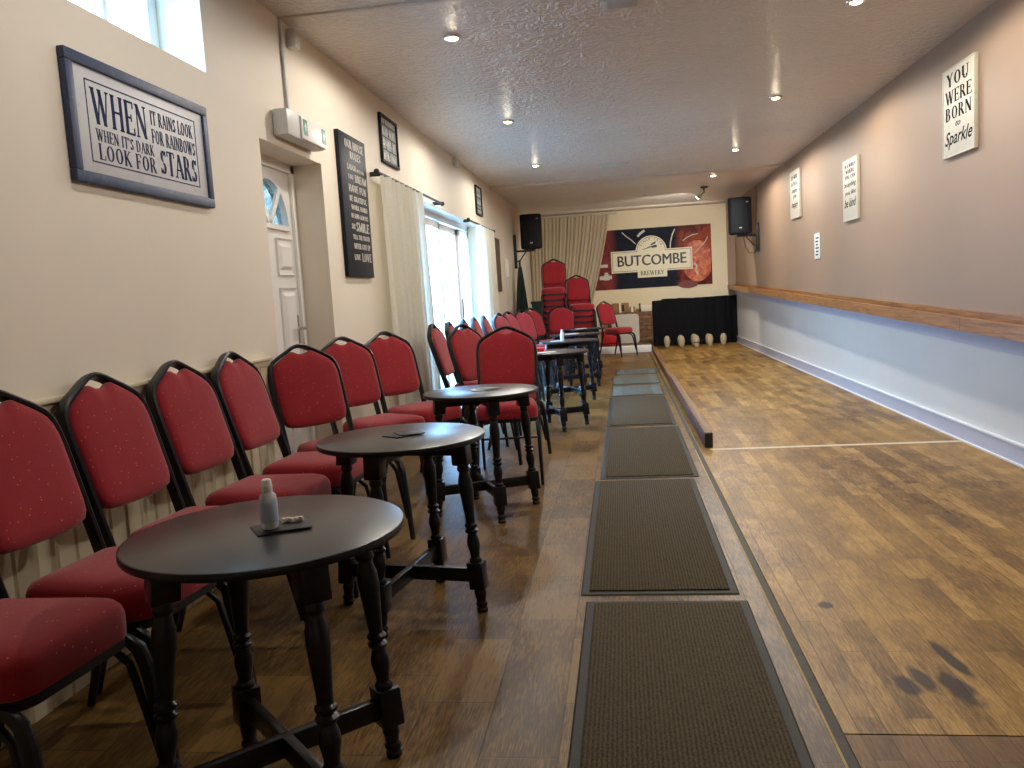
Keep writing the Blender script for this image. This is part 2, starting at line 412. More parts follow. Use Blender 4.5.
# ------------------------------------------------------------------ serif lettering
def glyphs():
    T, t = .15, .055
    G = {}
    L = lambda *a: ('l',) + a
    A = lambda *a: ('a',) + a
    S = lambda x, y, w=.24: ('s', x, y, w)
    G['A'] = (.74, [L(.08, 0, .36, 1, t), L(.36, 1, .66, 0, T), L(.17, .34, .55, .34, t), S(.08, 0), S(.66, 0)])
    G['B'] = (.66, [L(.14, 0, .14, 1, T), L(.1, .98, .33, .98, t), L(.1, .53, .35, .53, t), L(.1, .02, .35, .02, t), A(.33, .755, .2, .225, -90, 90), A(.35, .275, .24, .255, -90, 90), S(.1, 0, .16), S(.1, 1, .16)])
    G['C'] = (.72, [A(.4, .5, .32, .48, 42, 318), L(.64, .72, .64, .95, t), L(.64, .05, .64, .24, t)])
    G['D'] = (.76, [L(.14, 0, .14, 1, T), L(.1, .98, .36, .98, t), L(.1, .02, .36, .02, t), A(.36, .5, .32, .48, -90, 90), S(.1, 0, .16), S(.1, 1, .16)])
    G['E'] = (.62, [L(.14, 0, .14, 1, T), L(.1, .975, .56, .975, t), L(.1, .51, .42, .51, t), L(.1, .025, .58, .025, t), L(.55, .8, .55, 1, t), L(.57, 0, .57, .22, t), L(.42, .4, .42, .62, t), S(.1, 0, .16), S(.1, 1, .16)])
    G['F'] = (.58, [L(.14, 0, .14, 1, T), L(.1, .975, .54, .975, t), L(.1, .5, .4, .5, t), L(.53, .78, .53, 1, t), L(.4, .39, .4, .61, t), S(.14, 0), S(.1, 1, .16)])
    G['G'] = (.76, [A(.4, .5, .32, .48, 42, 318), L(.64, .72, .64, .95, t), L(.62, .06, .62, .42, T * .85), S(.62, .42)])
    G['H'] = (.78, [L(.15, 0, .15, 1, T), L(.63, 0, .63, 1, T), L(.15, .51, .63, .51, t)] + [S(x, y) for x in (.15, .63) for y in (0, 1)])
    G['I'] = (.32, [L(.16, 0, .16, 1, T), S(.16, 0), S(.16, 1)])
    G['K'] = (.74, [L(.15, 0, .15, 1, T), L(.15, .38, .58, 1, t), L(.28, .56, .64, 0, T), S(.15, 0), S(.15, 1), S(.58, 1, .2), S(.64, 0, .2)])
    G['L'] = (.6, [L(.14, 0, .14, 1, T), L(.1, .025, .56, .025, t), L(.55, 0, .55, .26, t), S(.14, 1), S(.1, 0, .16)])
    G['M'] = (.92, [L(.13, 0, .13, 1, t), L(.13, 1, .44, .05, T), L(.44, .05, .76, 1, t), L(.78, 0, .78, 1, T), S(.13, 0, .2), S(.13, 1, .16), S(.78, 0), S(.8, 1, .16)])
    G['N'] = (.78, [L(.13, 0, .13, 1, t), L(.13, 1, .64, .02, T), L(.64, 0, .64, 1, t), S(.13, 0, .2), S(.1, 1, .16), S(.64, 1, .2)])
    G['O'] = (.78, [A(.39, .5, .33, .49, 0, 360)])
    G['P'] = (.62, [L(.14, 0, .14, 1, T), L(.1, .98, .33, .98, t), L(.1, .46, .33, .46, t), A(.33, .72, .22, .26, -90, 90), S(.14, 0), S(.1, 1, .16)])
    G['R'] = (.7, [L(.14, 0, .14, 1, T), L(.1, .98, .33, .98, t), L(.1, .5, .33, .5, t), A(.33, .74, .21, .24, -90, 90), L(.34, .5, .62, 0, T), S(.14, 0), S(.1, 1, .16), S(.62, 0, .16)])
    G['S'] = (.56, [A(.29, .745, .2, .235, 25, 270), A(.28, .255, .22, .235, -155, 90), L(.48, .76, .48, .97, t), L(.07, .03, .07, .25, t)])
    G['T'] = (.68, [L(.34, 0, .34, 1, T), L(.04, .975, .64, .975, t), L(.05, .78, .05, 1, t), L(.63, .78, .63, 1, t), S(.34, 0)])
    G['U'] = (.76, [L(.15, .32, .15, 1, T), L(.62, .32, .62, 1, t), A(.385, .32, .235, .31, 180, 360), S(.15, 1), S(.62, 1, .2)])
    G['V'] = (.72, [L(.1, 1, .37, 0, T), L(.37, 0, .63, 1, t), S(.1, 1), S(.63, 1, .2)])
    G['W'] = (1.04, [L(.1, 1, .32, 0, T), L(.32, 0, .53, .95, t), L(.5, 1, .73, 0, T), L(.73, 0, .93, 1, t), S(.1, 1), S(.5, 1, .2), S(.93, 1, .2)])
    G['Y'] = (.72, [L(.1, 1, .36, .45, T), L(.36, .45, .62, 1, t), L(.36, 0, .36, .48, T), S(.1, 1), S(.62, 1, .2), S(.36, 0)])
    G["'"] = (.2, [L(.1, .74, .1, 1, .1)])
    G['.'] = (.2, [L(.1, 0, .1, .12, .12)])
    G[' '] = (.32, [])
    return G
GL = glyphs()
def serif_width(txt, sp=.06):
    return sum(GL.get(c, GL[' '])[0] + sp for c in txt) - sp
def put_serif(mb, txt, x, z, h, w=None, sp=.06, y=-.0006, th=.0012, bold=1.0, sans=False):
    """lay serif capitals from x, base line z, cap height h, squeezed to width w, on the plane y"""
    tot = serif_width(txt, sp); kx = (w / tot) if w else h
    T0, t0 = .15, .055
    if sans: bold *= 1.0
    def quad(p):
        poly = [(x + a * kx, z + b * h) for a, b in p]
        mb.prism(poly, y, y - th, 'y')
    cx = 0.0
    for c in txt:
        adv, els = GL.get(c, GL[' '])
        for e in els:
            if e[0] == 'l':
                _, x0, y0, x1, y1, w_ = e; w_ = w_ * bold
                if sans: w_ = max(w_, .10)
                dx, dy = x1 - x0, y1 - y0
                if abs(dy) > abs(dx) * .6:
                    a = w_ / 2 * math.hypot(dx, dy) / max(abs(dy), 1e-6) if abs(dx) > .02 else w_ / 2
                    quad([(cx + x0 - a, y0), (cx + x0 + a, y0), (cx + x1 + a, y1), (cx + x1 - a, y1)])
                else:
                    a = w_ / 2 * math.hypot(dx, dy) / max(abs(dx), 1e-6)
                    quad([(cx + x0, y0 - a), (cx + x1, y1 - a), (cx + x1, y1 + a), (cx + x0, y0 + a)])
            elif e[0] == 's':
                if sans: continue
                _, sx, sy, sw = e; q = .045
                s0 = sy if sy == 0 else sy - q
                quad([(cx + sx - sw / 2, s0), (cx + sx + sw / 2, s0), (cx + sx + sw / 2, s0 + q), (cx + sx - sw / 2, s0 + q)])
            else:
                _, ax, ay, rx, ry, a0, a1 = e; n = max(6, int(abs(a1 - a0) / 15)); pts = []
                for i in range(n + 1):
                    a = math.radians(a0 + (a1 - a0) * i / n); c_, s_ = math.cos(a), math.sin(a)
                    k = (t0 + (T0 - t0) * abs(c_)) * bold
                    if sans: k = max(k, .10)
                    pts.append(((cx + ax + rx * c_, ay + ry * s_), (cx + ax + (rx - k) * c_, ay + (ry - k) * s_)))
                for i in range(n):
                    quad([pts[i][0], pts[i + 1][0], pts[i + 1][1], pts[i][1]])
        cx += adv + sp
    return mb
def font_part(txt, x, z, h, mat, parent, name='lettering', w=None, shear=0.0, bold=0.0, y=-.0006, align='LEFT', rot=0.0):
    """plain-face lettering turned into a mesh"""
    cu = bpy.data.curves.new('letters', 'FONT'); cu.body = txt; cu.size = 1; cu.shear = shear; cu.offset = bold; cu.extrude = .0006; cu.resolution_u = 3
    ob = bpy.data.objects.new('letters', cu); C.objects.link(ob)
    me = bpy.data.meshes.new_from_object(ob.evaluated_get(bpy.context.evaluated_depsgraph_get()))
    bpy.data.objects.remove(ob); bpy.data.curves.remove(cu)
    xs = [v.co.x for v in me.vertices]; ys = [v.co.y for v in me.vertices]
    w0, h0, x0, y0 = max(xs) - min(xs), max(ys) - min(ys), min(xs), min(ys)
    kz = h / h0; kx = (w / w0) if w else kz
    cr, sr = math.cos(rot), math.sin(rot)
    for v in me.vertices:
        px, pz = (v.co.x - x0) * kx, (v.co.y - y0) * kz
        if align == 'CENTER': px -= w0 * kx / 2
        v.co = Vector((x + px * cr - pz * sr, y - v.co.z * .8, z + px * sr + pz * cr))
    me.materials.clear(); me.materials.append(mat); me.name = name
    o = bpy.data.objects.new(name, me); C.objects.link(o); o.parent = parent
    return o

# ================================================================== THE ROOM
fl = MB().box(XL - .4, YF, -.1, .476, YB, 0).build('floor', M['floor']); struct(fl)
ln = MB().box(.505, 2.012, -.1, XR, YB, 0).build('floor_lane', M['lane']); struct(ln)
lp = MB().box(.505, YF, -.1, XR, 2.006, 0).build('floor_lane.001', M['lane_plate']); struct(lp)
struct(MB().box(.476, YF, -.1, .505, YB, -.003).box(.505, 2.006, -.1, XR, 2.012, -.003).build('trim_1', M['gap_dark']))
struct(MB().box(.470, YF, -.01, .4765, 5.7, .001).box(.5045, 2.1, -.01, .509, 5.7, .001).build('trim_2', M['yellow_line']))
struct(MB().box(.572, 5.66, -.01, XR - .03, 5.71, .0012).build('trim_3', M['white_line']))
struct(MB().box(XL - .4, YF, H, XR + .2, YB + .2, H + .1).build('ceiling', M['ceiling']))
struct(MB().box(XL, 11.43, H - .028, XR, 11.58, H + .02, .004).build('trim_4', M['ceiling_plain']))
struct(MB().box(XL, 15.62, H - .035, XR, 15.70, H + .02, .004).build('trim_5', M['ceiling_plain']))

# side wall with the door, the high window and the patio door
DY0, DY1, DZ = 3.936, 4.785, 1.985
WY0, WY1, WZ0, WZ1 = 2.30, 3.452, 2.172, 2.56
PY0, PY1, PZ = 6.92, 10.25, 2.035
def wall_with_holes():
    mb = MB(); x0, x1 = XL - .26, XL
    ys = sorted({YF, DY0, DY1, WY0, WY1, PY0, PY1, YB}); zs = sorted({0, DZ, WZ0, WZ1, PZ, H})
    for i in range(len(ys) - 1):
        run = None
        for k in range(len(zs) - 1):
            y, z = (ys[i] + ys[i + 1]) / 2, (zs[k] + zs[k + 1]) / 2
            hole = (DY0 < y < DY1 and z < DZ) or (WY0 < y < WY1 and WZ0 < z < WZ1) or (PY0 < y < PY1 and z < PZ)
            if hole:
                if run is not None: mb.box(x0, ys[i], run, x1, ys[i + 1], zs[k]); run = None
            elif run is None: run = zs[k]
        if run is not None: mb.box(x0, ys[i], run, x1, ys[i + 1], H)
    return mb
struct(wall_with_holes().build('wall_left', M['cream_wall']))
struct(MB().box(XL - .26, YB, 0, 2.096, YB + .15, H).build('wall_back', M['back_wall']))
struct(MB().box(XL - .26, YF - .15, 0, XR + .2, YF, H).build('wall_front', M['cream_wall']))
struct(MB().box(XR, YF, 0, XR + .2, YB + .15, H).build('wall_right', M['tan_wall']))
struct(MB().box(2.096, YB - .06, 0, XR, YB + .15, H).build('wall_back.001', M['tan_wall']))
# white lower part of the lane wall; its top follows the sloping rail
zr = lambda y: .862 + .0250 * (y - 5.39)
def lower_wall():
    return MB().prism([(YF, 0), (YB - .06, 0), (YB - .06, zr(YB - .06) - .05), (YF, zr(YF) - .05)], XR - .008, XR + .01, 'x')
struct(lower_wall().build('wall_right.001', M['white_wall']))
bz = lambda y: .713 + .0262 * (y - 7.97)
struct(MB().prism([(YF, bz(YF)), (YB - .06, bz(YB - .06)), (YB - .06, zr(YB) - .06), (YF, zr(YF) - .06)], XR - .03, XR - .008, 'x').build('trim_6', M['lilac_trim']))
struct(MB().box(XR - .026, YF, 0, XR - .008, YB - .06, .112).build('baseboard_right', M['lilac_trim']))
struct(MB().box(XR - .034, YF, .112, XR - .008, YB - .06, .128, .005).build('trim_7', M['white_trim']))
struct(MB().box(XR - .040, YF, 0, XR - .026, YB - .06, .013, .003).build('trim_8', M['white_trim']))
# tongue and groove panelling with a cap rail under the big sign
def panelling():
    mb = MB(); y = YF; w = .088
    while y < 3.74:
        y1 = min(y + w, 3.78)
        mb.prism([(XL, y), (XL + .006, y), (XL + .014, y + .008), (XL + .014, y1 - .008), (XL + .006, y1), (XL, y1)], 0, .875, 'z')
        y = y1
    return mb
struct(panelling().build('wall_left.001', M['panel_cream']))
struct(MB().box(XL, YF, .868, XL + .022, 3.78, .898, .004).box(XL, YF, .896, XL + .036, 3.782, .914, .005).build('trim_9', M['panel_cream']))
struct(MB().box(XL, DY1 + .05, 0, XL + .016, PY0 - .1, .10, .004).box(XL, PY1 + .1, 0, XL + .016, 14.8, .10, .004).build('baseboard_left', M['white_trim']))

# door_1: moulded door set deep in its opening
dx = XL - .195
dc, dzc, dr = 4.40, 1.615, .255
def arc(c, z, r, a0, a1, n=20): return [(c + r * math.cos(math.radians(a0 + (a1 - a0) * i / n)), z + r * math.sin(math.radians(a0 + (a1 - a0) * i / n))) for i in range(n + 1)]
d1 = struct(MB().box(dx - .05, DY0, 0, dx, DY1, dzc - .001).prism([(DY0, dzc - .001), (DY0, DZ), (DY1, DZ), (DY1, dzc - .001), (dc + dr, dzc)] + arc(dc, dzc, dr, 0, 180)[1:-1] + [(dc - dr, dzc)], dx - .05, dx, 'x').build('door_1', M['white_plastic']))
d1['label'] = 'cream panelled door with fan-shaped glass in a deep recess'; d1['category'] = 'door'
fr = MB().box(dx, DY0, 0, dx + .022, DY0 + .05, DZ, .003).box(dx, DY1 - .05, 0, dx + .022, DY1, DZ, .003).box(dx, DY0, DZ - .05, dx + .022, DY1, DZ, .003)
fr.build('door_frame', M['white_plastic'], d1)
MB().prism(arc(dc, dzc, dr + .004, 0, 180), dx - .028, dx - .022, 'x').build('fan_glass', M['obscure'], d1)
fm = MB()
o_, i_ = arc(dc, dzc, dr + .022, 0, 180), arc(dc, dzc, dr - .006, 0, 180)
for i in range(20): fm.prism([o_[i], o_[i + 1], i_[i + 1], i_[i]], dx, dx + .018, 'x')
fm.box(dx, dc - dr - .02, dzc - .024, dx + .018, dc + dr + .02, dzc + .004)
for a in (52, 128):
    u = Vector((math.cos(math.radians(a)), math.sin(math.radians(a)))); p = Vector((-u.y, u.x)) * .017
    b0 = Vector((dc, dzc)) ; b1 = b0 + u * dr
    fm.prism([tuple(b0 - p), tuple(b1 - p), tuple(b1 + p), tuple(b0 + p)], dx, dx + .017, 'x')
fm.build('fan_frame', M['white_plastic'], d1)
def raised_panel(y0, y1, z0, z1):
    mb = MB(); rs = []
    for off, d in ((0, 0), (.012, -.012), (.03, -.012), (.048, .004)):
        rs.append([(dx + .0015 + d, y0 + off, z0 + off), (dx + .0015 + d, y1 - off, z0 + off), (dx + .0015 + d, y1 - off, z1 - off), (dx + .0015 + d, y0 + off, z1 - off)])
    rs = [[(p[0] + .012, p[1], p[2]) for p in r] for r in rs]
    rs = [[(dx, p[1], p[2]) for p in rs[0]]] + rs
    return mb.rings(rs, True, True, False)
for y0, y1 in ((4.12, 4.33), (4.47, 4.70)):
    for z0, z1 in ((1.335, 1.545), (.16, 1.262)):
        raised_panel(y0, y1, z0, z1).build('door_panel', M['white_plastic'], d1)
hd = MB().box(dx, 4.66, .90, dx + .012, 4.70, 1.10, .003).cyl((dx + .012, 4.68, 1.02), (dx + .05, 4.68, 1.02), .009).box(dx + .04, 4.58, 1.01, dx + .056, 4.69, 1.03, .005)
hd.build('door_handle', M['chrome'], d1)

# window_1: small high window in a deep splayed reveal
wx = XL - .20
w1 = struct(MB().box(wx - .03, WY0, WZ0, wx, WY1, WZ0 + .045, .004).box(wx - .03, WY0, WZ1 - .045, wx, WY1, WZ1, .004)
            .box(wx - .03, WY0, WZ0, wx, WY0 + .045, WZ1, .004).box(wx - .03, WY1 - .07, WZ0, wx, WY1, WZ1, .004)
            .box(wx - .03, 3.05, WZ0, wx + .006, 3.085, WZ1, .004).build('window_1', M['white_plastic']))
MB().box(wx - .018, WY0 + .04, WZ0 + .04, wx - .014, WY1 - .06, WZ1 - .04).build('glass', M['glass'], w1)
# window_2: sliding patio door, three panes
px = XL - .125
def patio():
    mb = MB()
    mb.box(px - .07, PY0, PZ - .06, px, PY1, PZ, .004).box(px - .07, PY0, 0, px, PY1, .06, .004)
    for y0, y1 in ((PY0, PY0 + .07), (PY1 - .07, PY1)): mb.box(px - .07, y0, 0, px, y1, PZ, .004)
    return mb
w2 = struct(patio().build('door_2', M['white_plastic']))
w2['label'] = 'white framed patio door of tall glass leaves between cream curtains'; w2['category'] = 'patio door'
edges = [PY0 + .07, 7.60, 8.53, 9.50, PY1 - .07]
for k in range(4):
    y0, y1 = edges[k], edges[k + 1]; xx = px - .05 + (k % 2) * .02
    lf = MB().box(xx, y0, .06, xx + .04, y0 + .075, PZ - .075, .003).box(xx, y1 - .075, .06, xx + .04, y1, PZ - .075, .003)
    lf.box(xx, y0, .06, xx + .04, y1, .15, .003).box(xx, y0, PZ - .15, xx + .04, y1, PZ - .075, .003)
    l_ = lf.build('door_leaf', M['white_plastic'], w2)
    MB().box(xx + .016, y0 + .07, .14, xx + .020, y1 - .07, PZ - .14).build('glass', M['glass'], l_)
MB().box(px - .012, 9.52, .92, px + .022, 9.55, 1.14, .006).build('door_handle', M['dark_iron'], w2)
struct(MB().box(px - .06, PY0 - .02, PZ - .004, XL + .012, PY1 + .02, PZ + .022, .003).build('trim_10', M['white_plastic']))
# outside: paved yard with a low stone wall
struct(MB().box(-6.5, -1, -.2, XL - .26, 16, -.04).build('ground_outside', M['slab']))
gw = MB().box(-4.6, 7.0, -.04, -4.3, 10.4, 1.75, .01).build('garden_wall', M['garden_stone']); tag(gw, 'grey stone garden wall outside the patio glass', 'garden wall')

# stage at the end of the seating side, with a white riser
struct(MB().box(XL, 14.9, 0, .53, YB, .125).build('floor_stage', M['floor']))
struct(MB().box(XL, 14.875, 0, .53, 14.9, .13, .004).build('trim_11', M['white_trim']))

# ================================================================== LANE FURNITURE
kb = tag(MB().box(.545, 5.75, 0, .60, 9.75, .105, .004).build('lane_kerb', M['pit_side']), 'tall dark timber kerb with black end beside the skittle lane', 'kerb board')
MB().box(.5445, 5.742, .002, .6005, 5.752, .104, .002).build('end_cap', M['kerb_end'], kb)
MB().box(.546, 5.752, .1045, .599, 9.748, .1085, .001).build('worn_top', M['kerb_top'], kb)
kf = tag(MB().box(.545, 9.76, 0, .60, 15.6, .07, .004).build('lane_kerb', M['pit_side']), 'low dark timber kerb running on to the skittles', 'kerb board')
MB().box(.546, 9.762, .0695, .599, 15.598, .073, .001).build('worn_top', M['kerb_top'], kf)

rr = thing('ball_return_rail', 'sloping brown timber rail of two boards along the tan wall', 'rail', (0, 0, 0))
zf = lambda y: .841 + .0255 * (y - 5.34)
def sl_board(y0, y1, x0, x1, ztop, h):
    g = .0025
    return MB().rings([[(x0, y, ztop(y) - h), (x1, y, ztop(y) - h), (x1, y, ztop(y)), (x0, y, ztop(y))] for y in (y0 + g, y1 - g)], True, True, False)
fy = [-1.2, .6, 2.45, 3.6, 5.344, 7.223, 9.1, 11.0, 12.9, 14.7, 16.2]
for i in range(len(fy) - 1): sl_board(fy[i], fy[i + 1], 2.066, 2.100, zf, .083).build('front_board', M['rail'], rr)
by = [-1.2, 1.2, 3.3, 5.39, 7.05, 8.9, 10.9, 12.9, 14.6, 16.2]
for i in range(len(by) - 1): sl_board(by[i], by[i + 1], XR - .035, XR - .001, lambda y: zr(y), .10).build('back_board', M['rail'], rr)
sl_board(-1.2, 16.2, 2.100, XR - .035, lambda y: zf(y) - .055, .022).build('channel', M['rail'], rr)

# black pit curtain and the nine skittles
def pit_curtain():
    n, x0, x1 = 90, .622, 2.235; top, bot = [], []
    rs = []
    for i in range(n + 1):
        u = i / n; x = x0 + (x1 - x0) * u
        d = .018 * math.sin(u * 9) + (.020 * math.sin(u * 95) if u > .86 else .004 * math.sin(u * 60))
        zt = .906 + .012 * math.sin(u * 2.6 * PI) * (1 if u < .5 else .4) - (.02 if u < .12 else 0) + (.008 if .3 < u < .9 else 0)
        rs.append([(x, 16.20 + d - .012, .004), (x, 16.20 + d - .012, zt), (x, 16.20 + d + .012, zt), (x, 16.20 + d + .012, .004)])
    return MB().rings(rs, True, True, False)
tag(pit_curtain().build('pit_curtain', M['black_cloth']), 'black heavy curtain hung behind the skittles at the lane end', 'curtain')
PITCH = .262
def skittle():
    r = thing('skittle', 'x', 'skittle', (0, 0, 0), 0, 'nine barrel skittles standing before the black curtain')
    p = [(.030, 0), (.040, .004), (.050, .03), (.060, .07), (.066, .115), (.064, .155), (.056, .19), (.044, .218), (.028, .232), (.008, .237)]
    MB().lathe(p, 20).build('body', M['skittle_wood'], r)
    return r
sk0 = skittle(); sk0.scale = (.9, .9, .92)
PINS = [(0, 0, 'skittle with a dark band at the front of the diamond, closest to the bowler'),
        (-1, 1, 'skittle standing just behind the front pin, towards the timber kerb'), (1, 1, 'skittle standing just behind the front pin, towards the white wall'),
        (-2, 2, 'skittle on the outer corner of the diamond nearest the timber kerb'), (0, 2, 'skittle in the middle of the diamond, hidden behind the front pin'), (2, 2, 'skittle on the outer corner of the diamond beside the white wall'),
        (-1, 3, 'skittle in the rear pair, on the timber kerb side'), (1, 3, 'skittle in the rear pair, on the white wall side'), (0, 4, 'skittle at the very back against the black curtain')]
for k, (cx, ry, lab) in enumerate(PINS):
    loc = (1.385 + cx * PITCH, 15.52 + ry * .135, 0)
    if k == 0: sk0.location = loc; sk0['label'] = lab
    else: dup(sk0, loc, rnd.uniform(0, 6), lab)
MB().lathe([(.0652, .085), (.0672, .087), (.0675, .105), (.0665, .107)], 20).build('band', M['skittle_band'], sk0)

# floor mats
def mat(y0, y1, x0, x1, kind, label):
    r = thing('floor_mat', label, 'mat', (0, 0, 0), rnd.uniform(-.004, .004), 'mats in a line along the lane')
    r.location = ((x0 + x1) / 2, (y0 + y1) / 2, 0)
    hx, hy = (x1 - x0) / 2, (y1 - y0) / 2
    MB().rings([[(-hx, -hy, 0), (hx, -hy, 0), (hx, hy, 0), (-hx, hy, 0)], [(-hx + .006, -hy + .006, .005), (hx - .006, -hy + .006, .005), (hx - .006, hy - .006, .005), (-hx + .006, hy - .006, .005)]], True, True, False).build('rubber_border', M['rubber'], r)
    if kind == 'brown':
        MB().box(-hx + .032, -hy + .035, .004, hx - .032, hy - .035, .011, .003).build('pile', M['mat_brown'], r)
    else:
        MB().box(-hx + .12, -hy + .04, .004, hx - .12, hy - .04, .010, .002).build('pile', M['mat_grey'], r)
        for s in (-1, 1):
            a, b = sorted((s * (hx - .118), s * (hx - .015)))
            MB().box(a, -hy + .02, .004, b, hy - .02, .0095, .002).build('side_band', M['mat_pale'], r)
mat(1.05, 2.895, -.175, .402, 'brown', 'brown ribbed mat closest to the camera, beside the first table')
mat(2.957, 4.815, -.195, .388, 'brown', 'brown ribbed mat second in the line, beside the table with the fanned coasters')
mat(4.865, 6.69, -.163, .428, 'brown', 'brown ribbed mat lying level with the black end of the lane kerb')
mat(6.79, 8.66, -.155, .425, 'brown', 'brown ribbed mat fourth in the line, just before the pale-edged mats')
mat(8.75, 9.69, -.135, .432, 'grey', 'short grey mat with pale side bands, right after the brown ribbed mats')
mat(9.85, 10.8, -.135, .446, 'grey', 'short grey mat with pale side bands, middle one of three')
mat(11.0, 11.75, -.10, .458, 'grey', 'short grey mat with pale side bands, last before the stage')

# ================================================================== CHAIR
def back_y(z): return -.211 - (z - .50) * .30
def outline_seat(w0, w1, d0, d1, r, n=6):
    """rounded plan outline: rear half width w0 at y=-d0, front half width w1 at y=d1"""
    pts = []
    for sx, sy, w, y in ((1, 1, w1, d1), (-1, 1, w1, d1), (-1, -1, w0, -d0), (1, -1, w0, -d0)):
        a0 = {(1, 1): 0, (-1, 1): 90, (-1, -1): 180, (1, -1): 270}[(sx, sy)]
        rr_ = r if sy > 0 else r * .6
        cx, cy = sx * (w - rr_), y - sy * rr_
        for i in range(n + 1):
            a = math.radians(a0 + 90 * i / n); pts.append((cx + rr_ * math.cos(a), cy + rr_ * math.sin(a)))
    return pts
def inset(pts, k):
    cx = sum(p[0] for p in pts) / len(pts); cy = sum(p[1] for p in pts) / len(pts); out = []
    for x, y in pts:
        d = math.hypot(x - cx, y - cy); f = max(0, (d - k) / d); out.append((cx + (x - cx) * f, cy + (y - cy) * f))
    return out
def seat_mb():
    o = outline_seat(.172, .19, .168, .195, .07); rs = []
    for k, z in ((.012, .406), (.002, .411), (0, .428), (0, .462), (.006, .478), (.018, .489), (.045, .498), (.09, .503), (.14, .505)):
        rs.append([(x, y, z - (.008 if False else 0)) for x, y in inset(o, k)])
    return MB().rings(rs)
def back_frame_pts():
    pts = [(.186, .40), (.188, .50), (.190, .62), (.192, .72), (.192, .775), (.190, .812), (.184, .842), (.171, .866), (.150, .884), (.115, .903), (.075, .923), (.045, .938), (.022, .947), (0, .950)]
    left = [(-x, z) for x, z in reversed(pts[:-1])]
    return [(x, back_y(z), z) for x, z in pts + left]
def panel_outline():
    half = [(0, .552), (.08, .553), (.13, .557), (.160, .567), (.174, .586), (.179, .61), (.182, .70), (.184, .775), (.182, .808), (.175, .836), (.161, .859), (.140, .876), (.108, .895), (.078, .911), (.058, .921), (.046, .921), (.026, .911), (0, .906)]
    return half + [(-x, z) for x, z in reversed(half[1:-1])]
BN = Vector((0, 1, .30)).normalized()      # backrest faces this way
def panel_mb():
    o = panel_outline(); cz = .73; rs = []
    def ring(k, d):
        r = []
        for x, z in o:
            dd = math.hypot(x, z - cz); f = max(0, (dd - k) / dd); xx, zz = x * f, cz + (z - cz) * f
            r.append(Vector((xx, back_y(zz), zz)) + BN * d)
        return r
    for k, d in ((.010, -.014), (.002, -.010), (0, 0), (0, .010), (.003, .018), (.012, .025), (.035, .030), (.09, .033)):
        rs.append(ring(k, d))
    return MB().rings(rs)
def chair_parts(root, stacked=False):
    sd = seat_mb().build('seat', M['fabric'], root)
    bk = panel_mb().build('backrest', M['fabric'], root)
    MB().sweep(back_frame_pts(), .0095, .021, BN, 8, True, 3).build('back_frame', M['black_metal'], root)
    sf = MB()
    o = outline_seat(.170, .186, .165, .188, .065); ring_o, ring_i = o, inset(o, .022)
    sf.rings([[(x, y, .386) for x, y in ring_o], [(x, y, .409) for x, y in ring_o], [(x, y, .409) for x, y in ring_i], [(x, y, .386) for x, y in ring_i], [(x, y, .386) for x, y in ring_o]], False, False, False)
    sf.build('seat_frame', M['black_metal'], root)
    for s in (-1, 1):
        fp = [(s * .178, .120, .392), (s * .181, .165, .388), (s * .183, .190, .368), (s * .186, .205, .32), (s * .190, .222, .18), (s * .194, .238, .0)]
        MB().sweep(fp, [.013, .015, .018, .018, .0145, .011], [.012, .012, .0125, .0125, .011, .010], (s, 0, 0), 8, True, 3).sweep(
            [(s * .176, .05, .380), (s * .178, .12, .368), (s * .181, .163, .33), (s * .186, .188, .22), (s * .191, .214, .10)], .008, .009, (s, 0, 0), 8, True, 3).build('leg', M['black_metal'], root)
        rp = [(s * .186, back_y(.42), .42), (s * .186, back_y(.44) - .004, .36), (s * .188, -.225, .24), (s * .190, -.262, .12), (s * .192, -.298, 0)]
        MB().sweep(rp, [.0165, .018, .016, .0135, .011], [.011, .012, .011, .010, .009], (s, 0, 0), 8, True, 3).build('leg', M['black_metal'], root)
    MB().cyl((-.187, -.232, .215), (.187, -.232, .215), .0075, 8).build('stretcher', M['black_metal'], root)
chair0 = thing('banquet_chair', 'x', 'chair')
chair_parts(chair0)
first = [True]
def chair(x, y, deg, label, group=None, z=0.0, tall=1.0):
    o = chair_(x, y, deg, label, group, z); o.scale = (.95 if tall > 1 else 1, 1, tall); return o
def chair_(x, y, deg, label, group=None, z=0.0):
    rz = math.radians(deg)
    if first[0]:
        first[0] = False; chair0.location = (x, y, z); chair0.rotation_euler = (0, 0, rz); chair0['label'] = label
        if group: chair0['group'] = group
        return chair0
    return dup(chair0, (x, y, z), rz, label, group)
GW = 'red banquet chairs along the panelled wall and door'
chair(-1.345, 1.525, -94, 'red chair cut off by the picture edge, only its seat in view', GW, tall=1.012)
chair(-1.325, 1.915, -94, 'red chair with its back half out of the picture, beside the seat at the edge', GW, tall=1.012)
chair(-1.325, 2.345, -95, 'red chair behind the sanitiser bottle table, fully shown back under the big sign', GW, tall=1.012)
chair(-1.325, 2.81, -95, 'red chair against the panelling, second to last before the cap rail ends', GW, tall=1.012)
chair(-1.325, 3.275, -92.5, 'red chair at the end of the cap rail, last before the door recess', GW, tall=1.012)
chair(-1.345, 3.72, -128, 'red chair turned outwards in front of the recessed door', GW)
chair(-1.36, 4.42, -126, 'red chair turned outwards under the black rules board', GW)
chair(-1.245, 4.90, -127, 'red chair turned outwards in front of the cream curtain', GW)
GP = 'red banquet chairs along the patio door'
chair(-1.125, 6.26, -92, 'red chair seen edge-on before the first patio pane, farthest from the skittle lane', GP)
chair(-.84, 5.66, -116, 'dark red chair angled behind the table with pale coasters, beside the facing chair', GP)
chair(-.722, 4.995, 185.5, 'red chair facing the camera from behind the table with pale coasters', None, tall=.982)
chair(-1.09, 6.72, -89, 'red chair top peeping just behind the edge-on patio chair', GP)
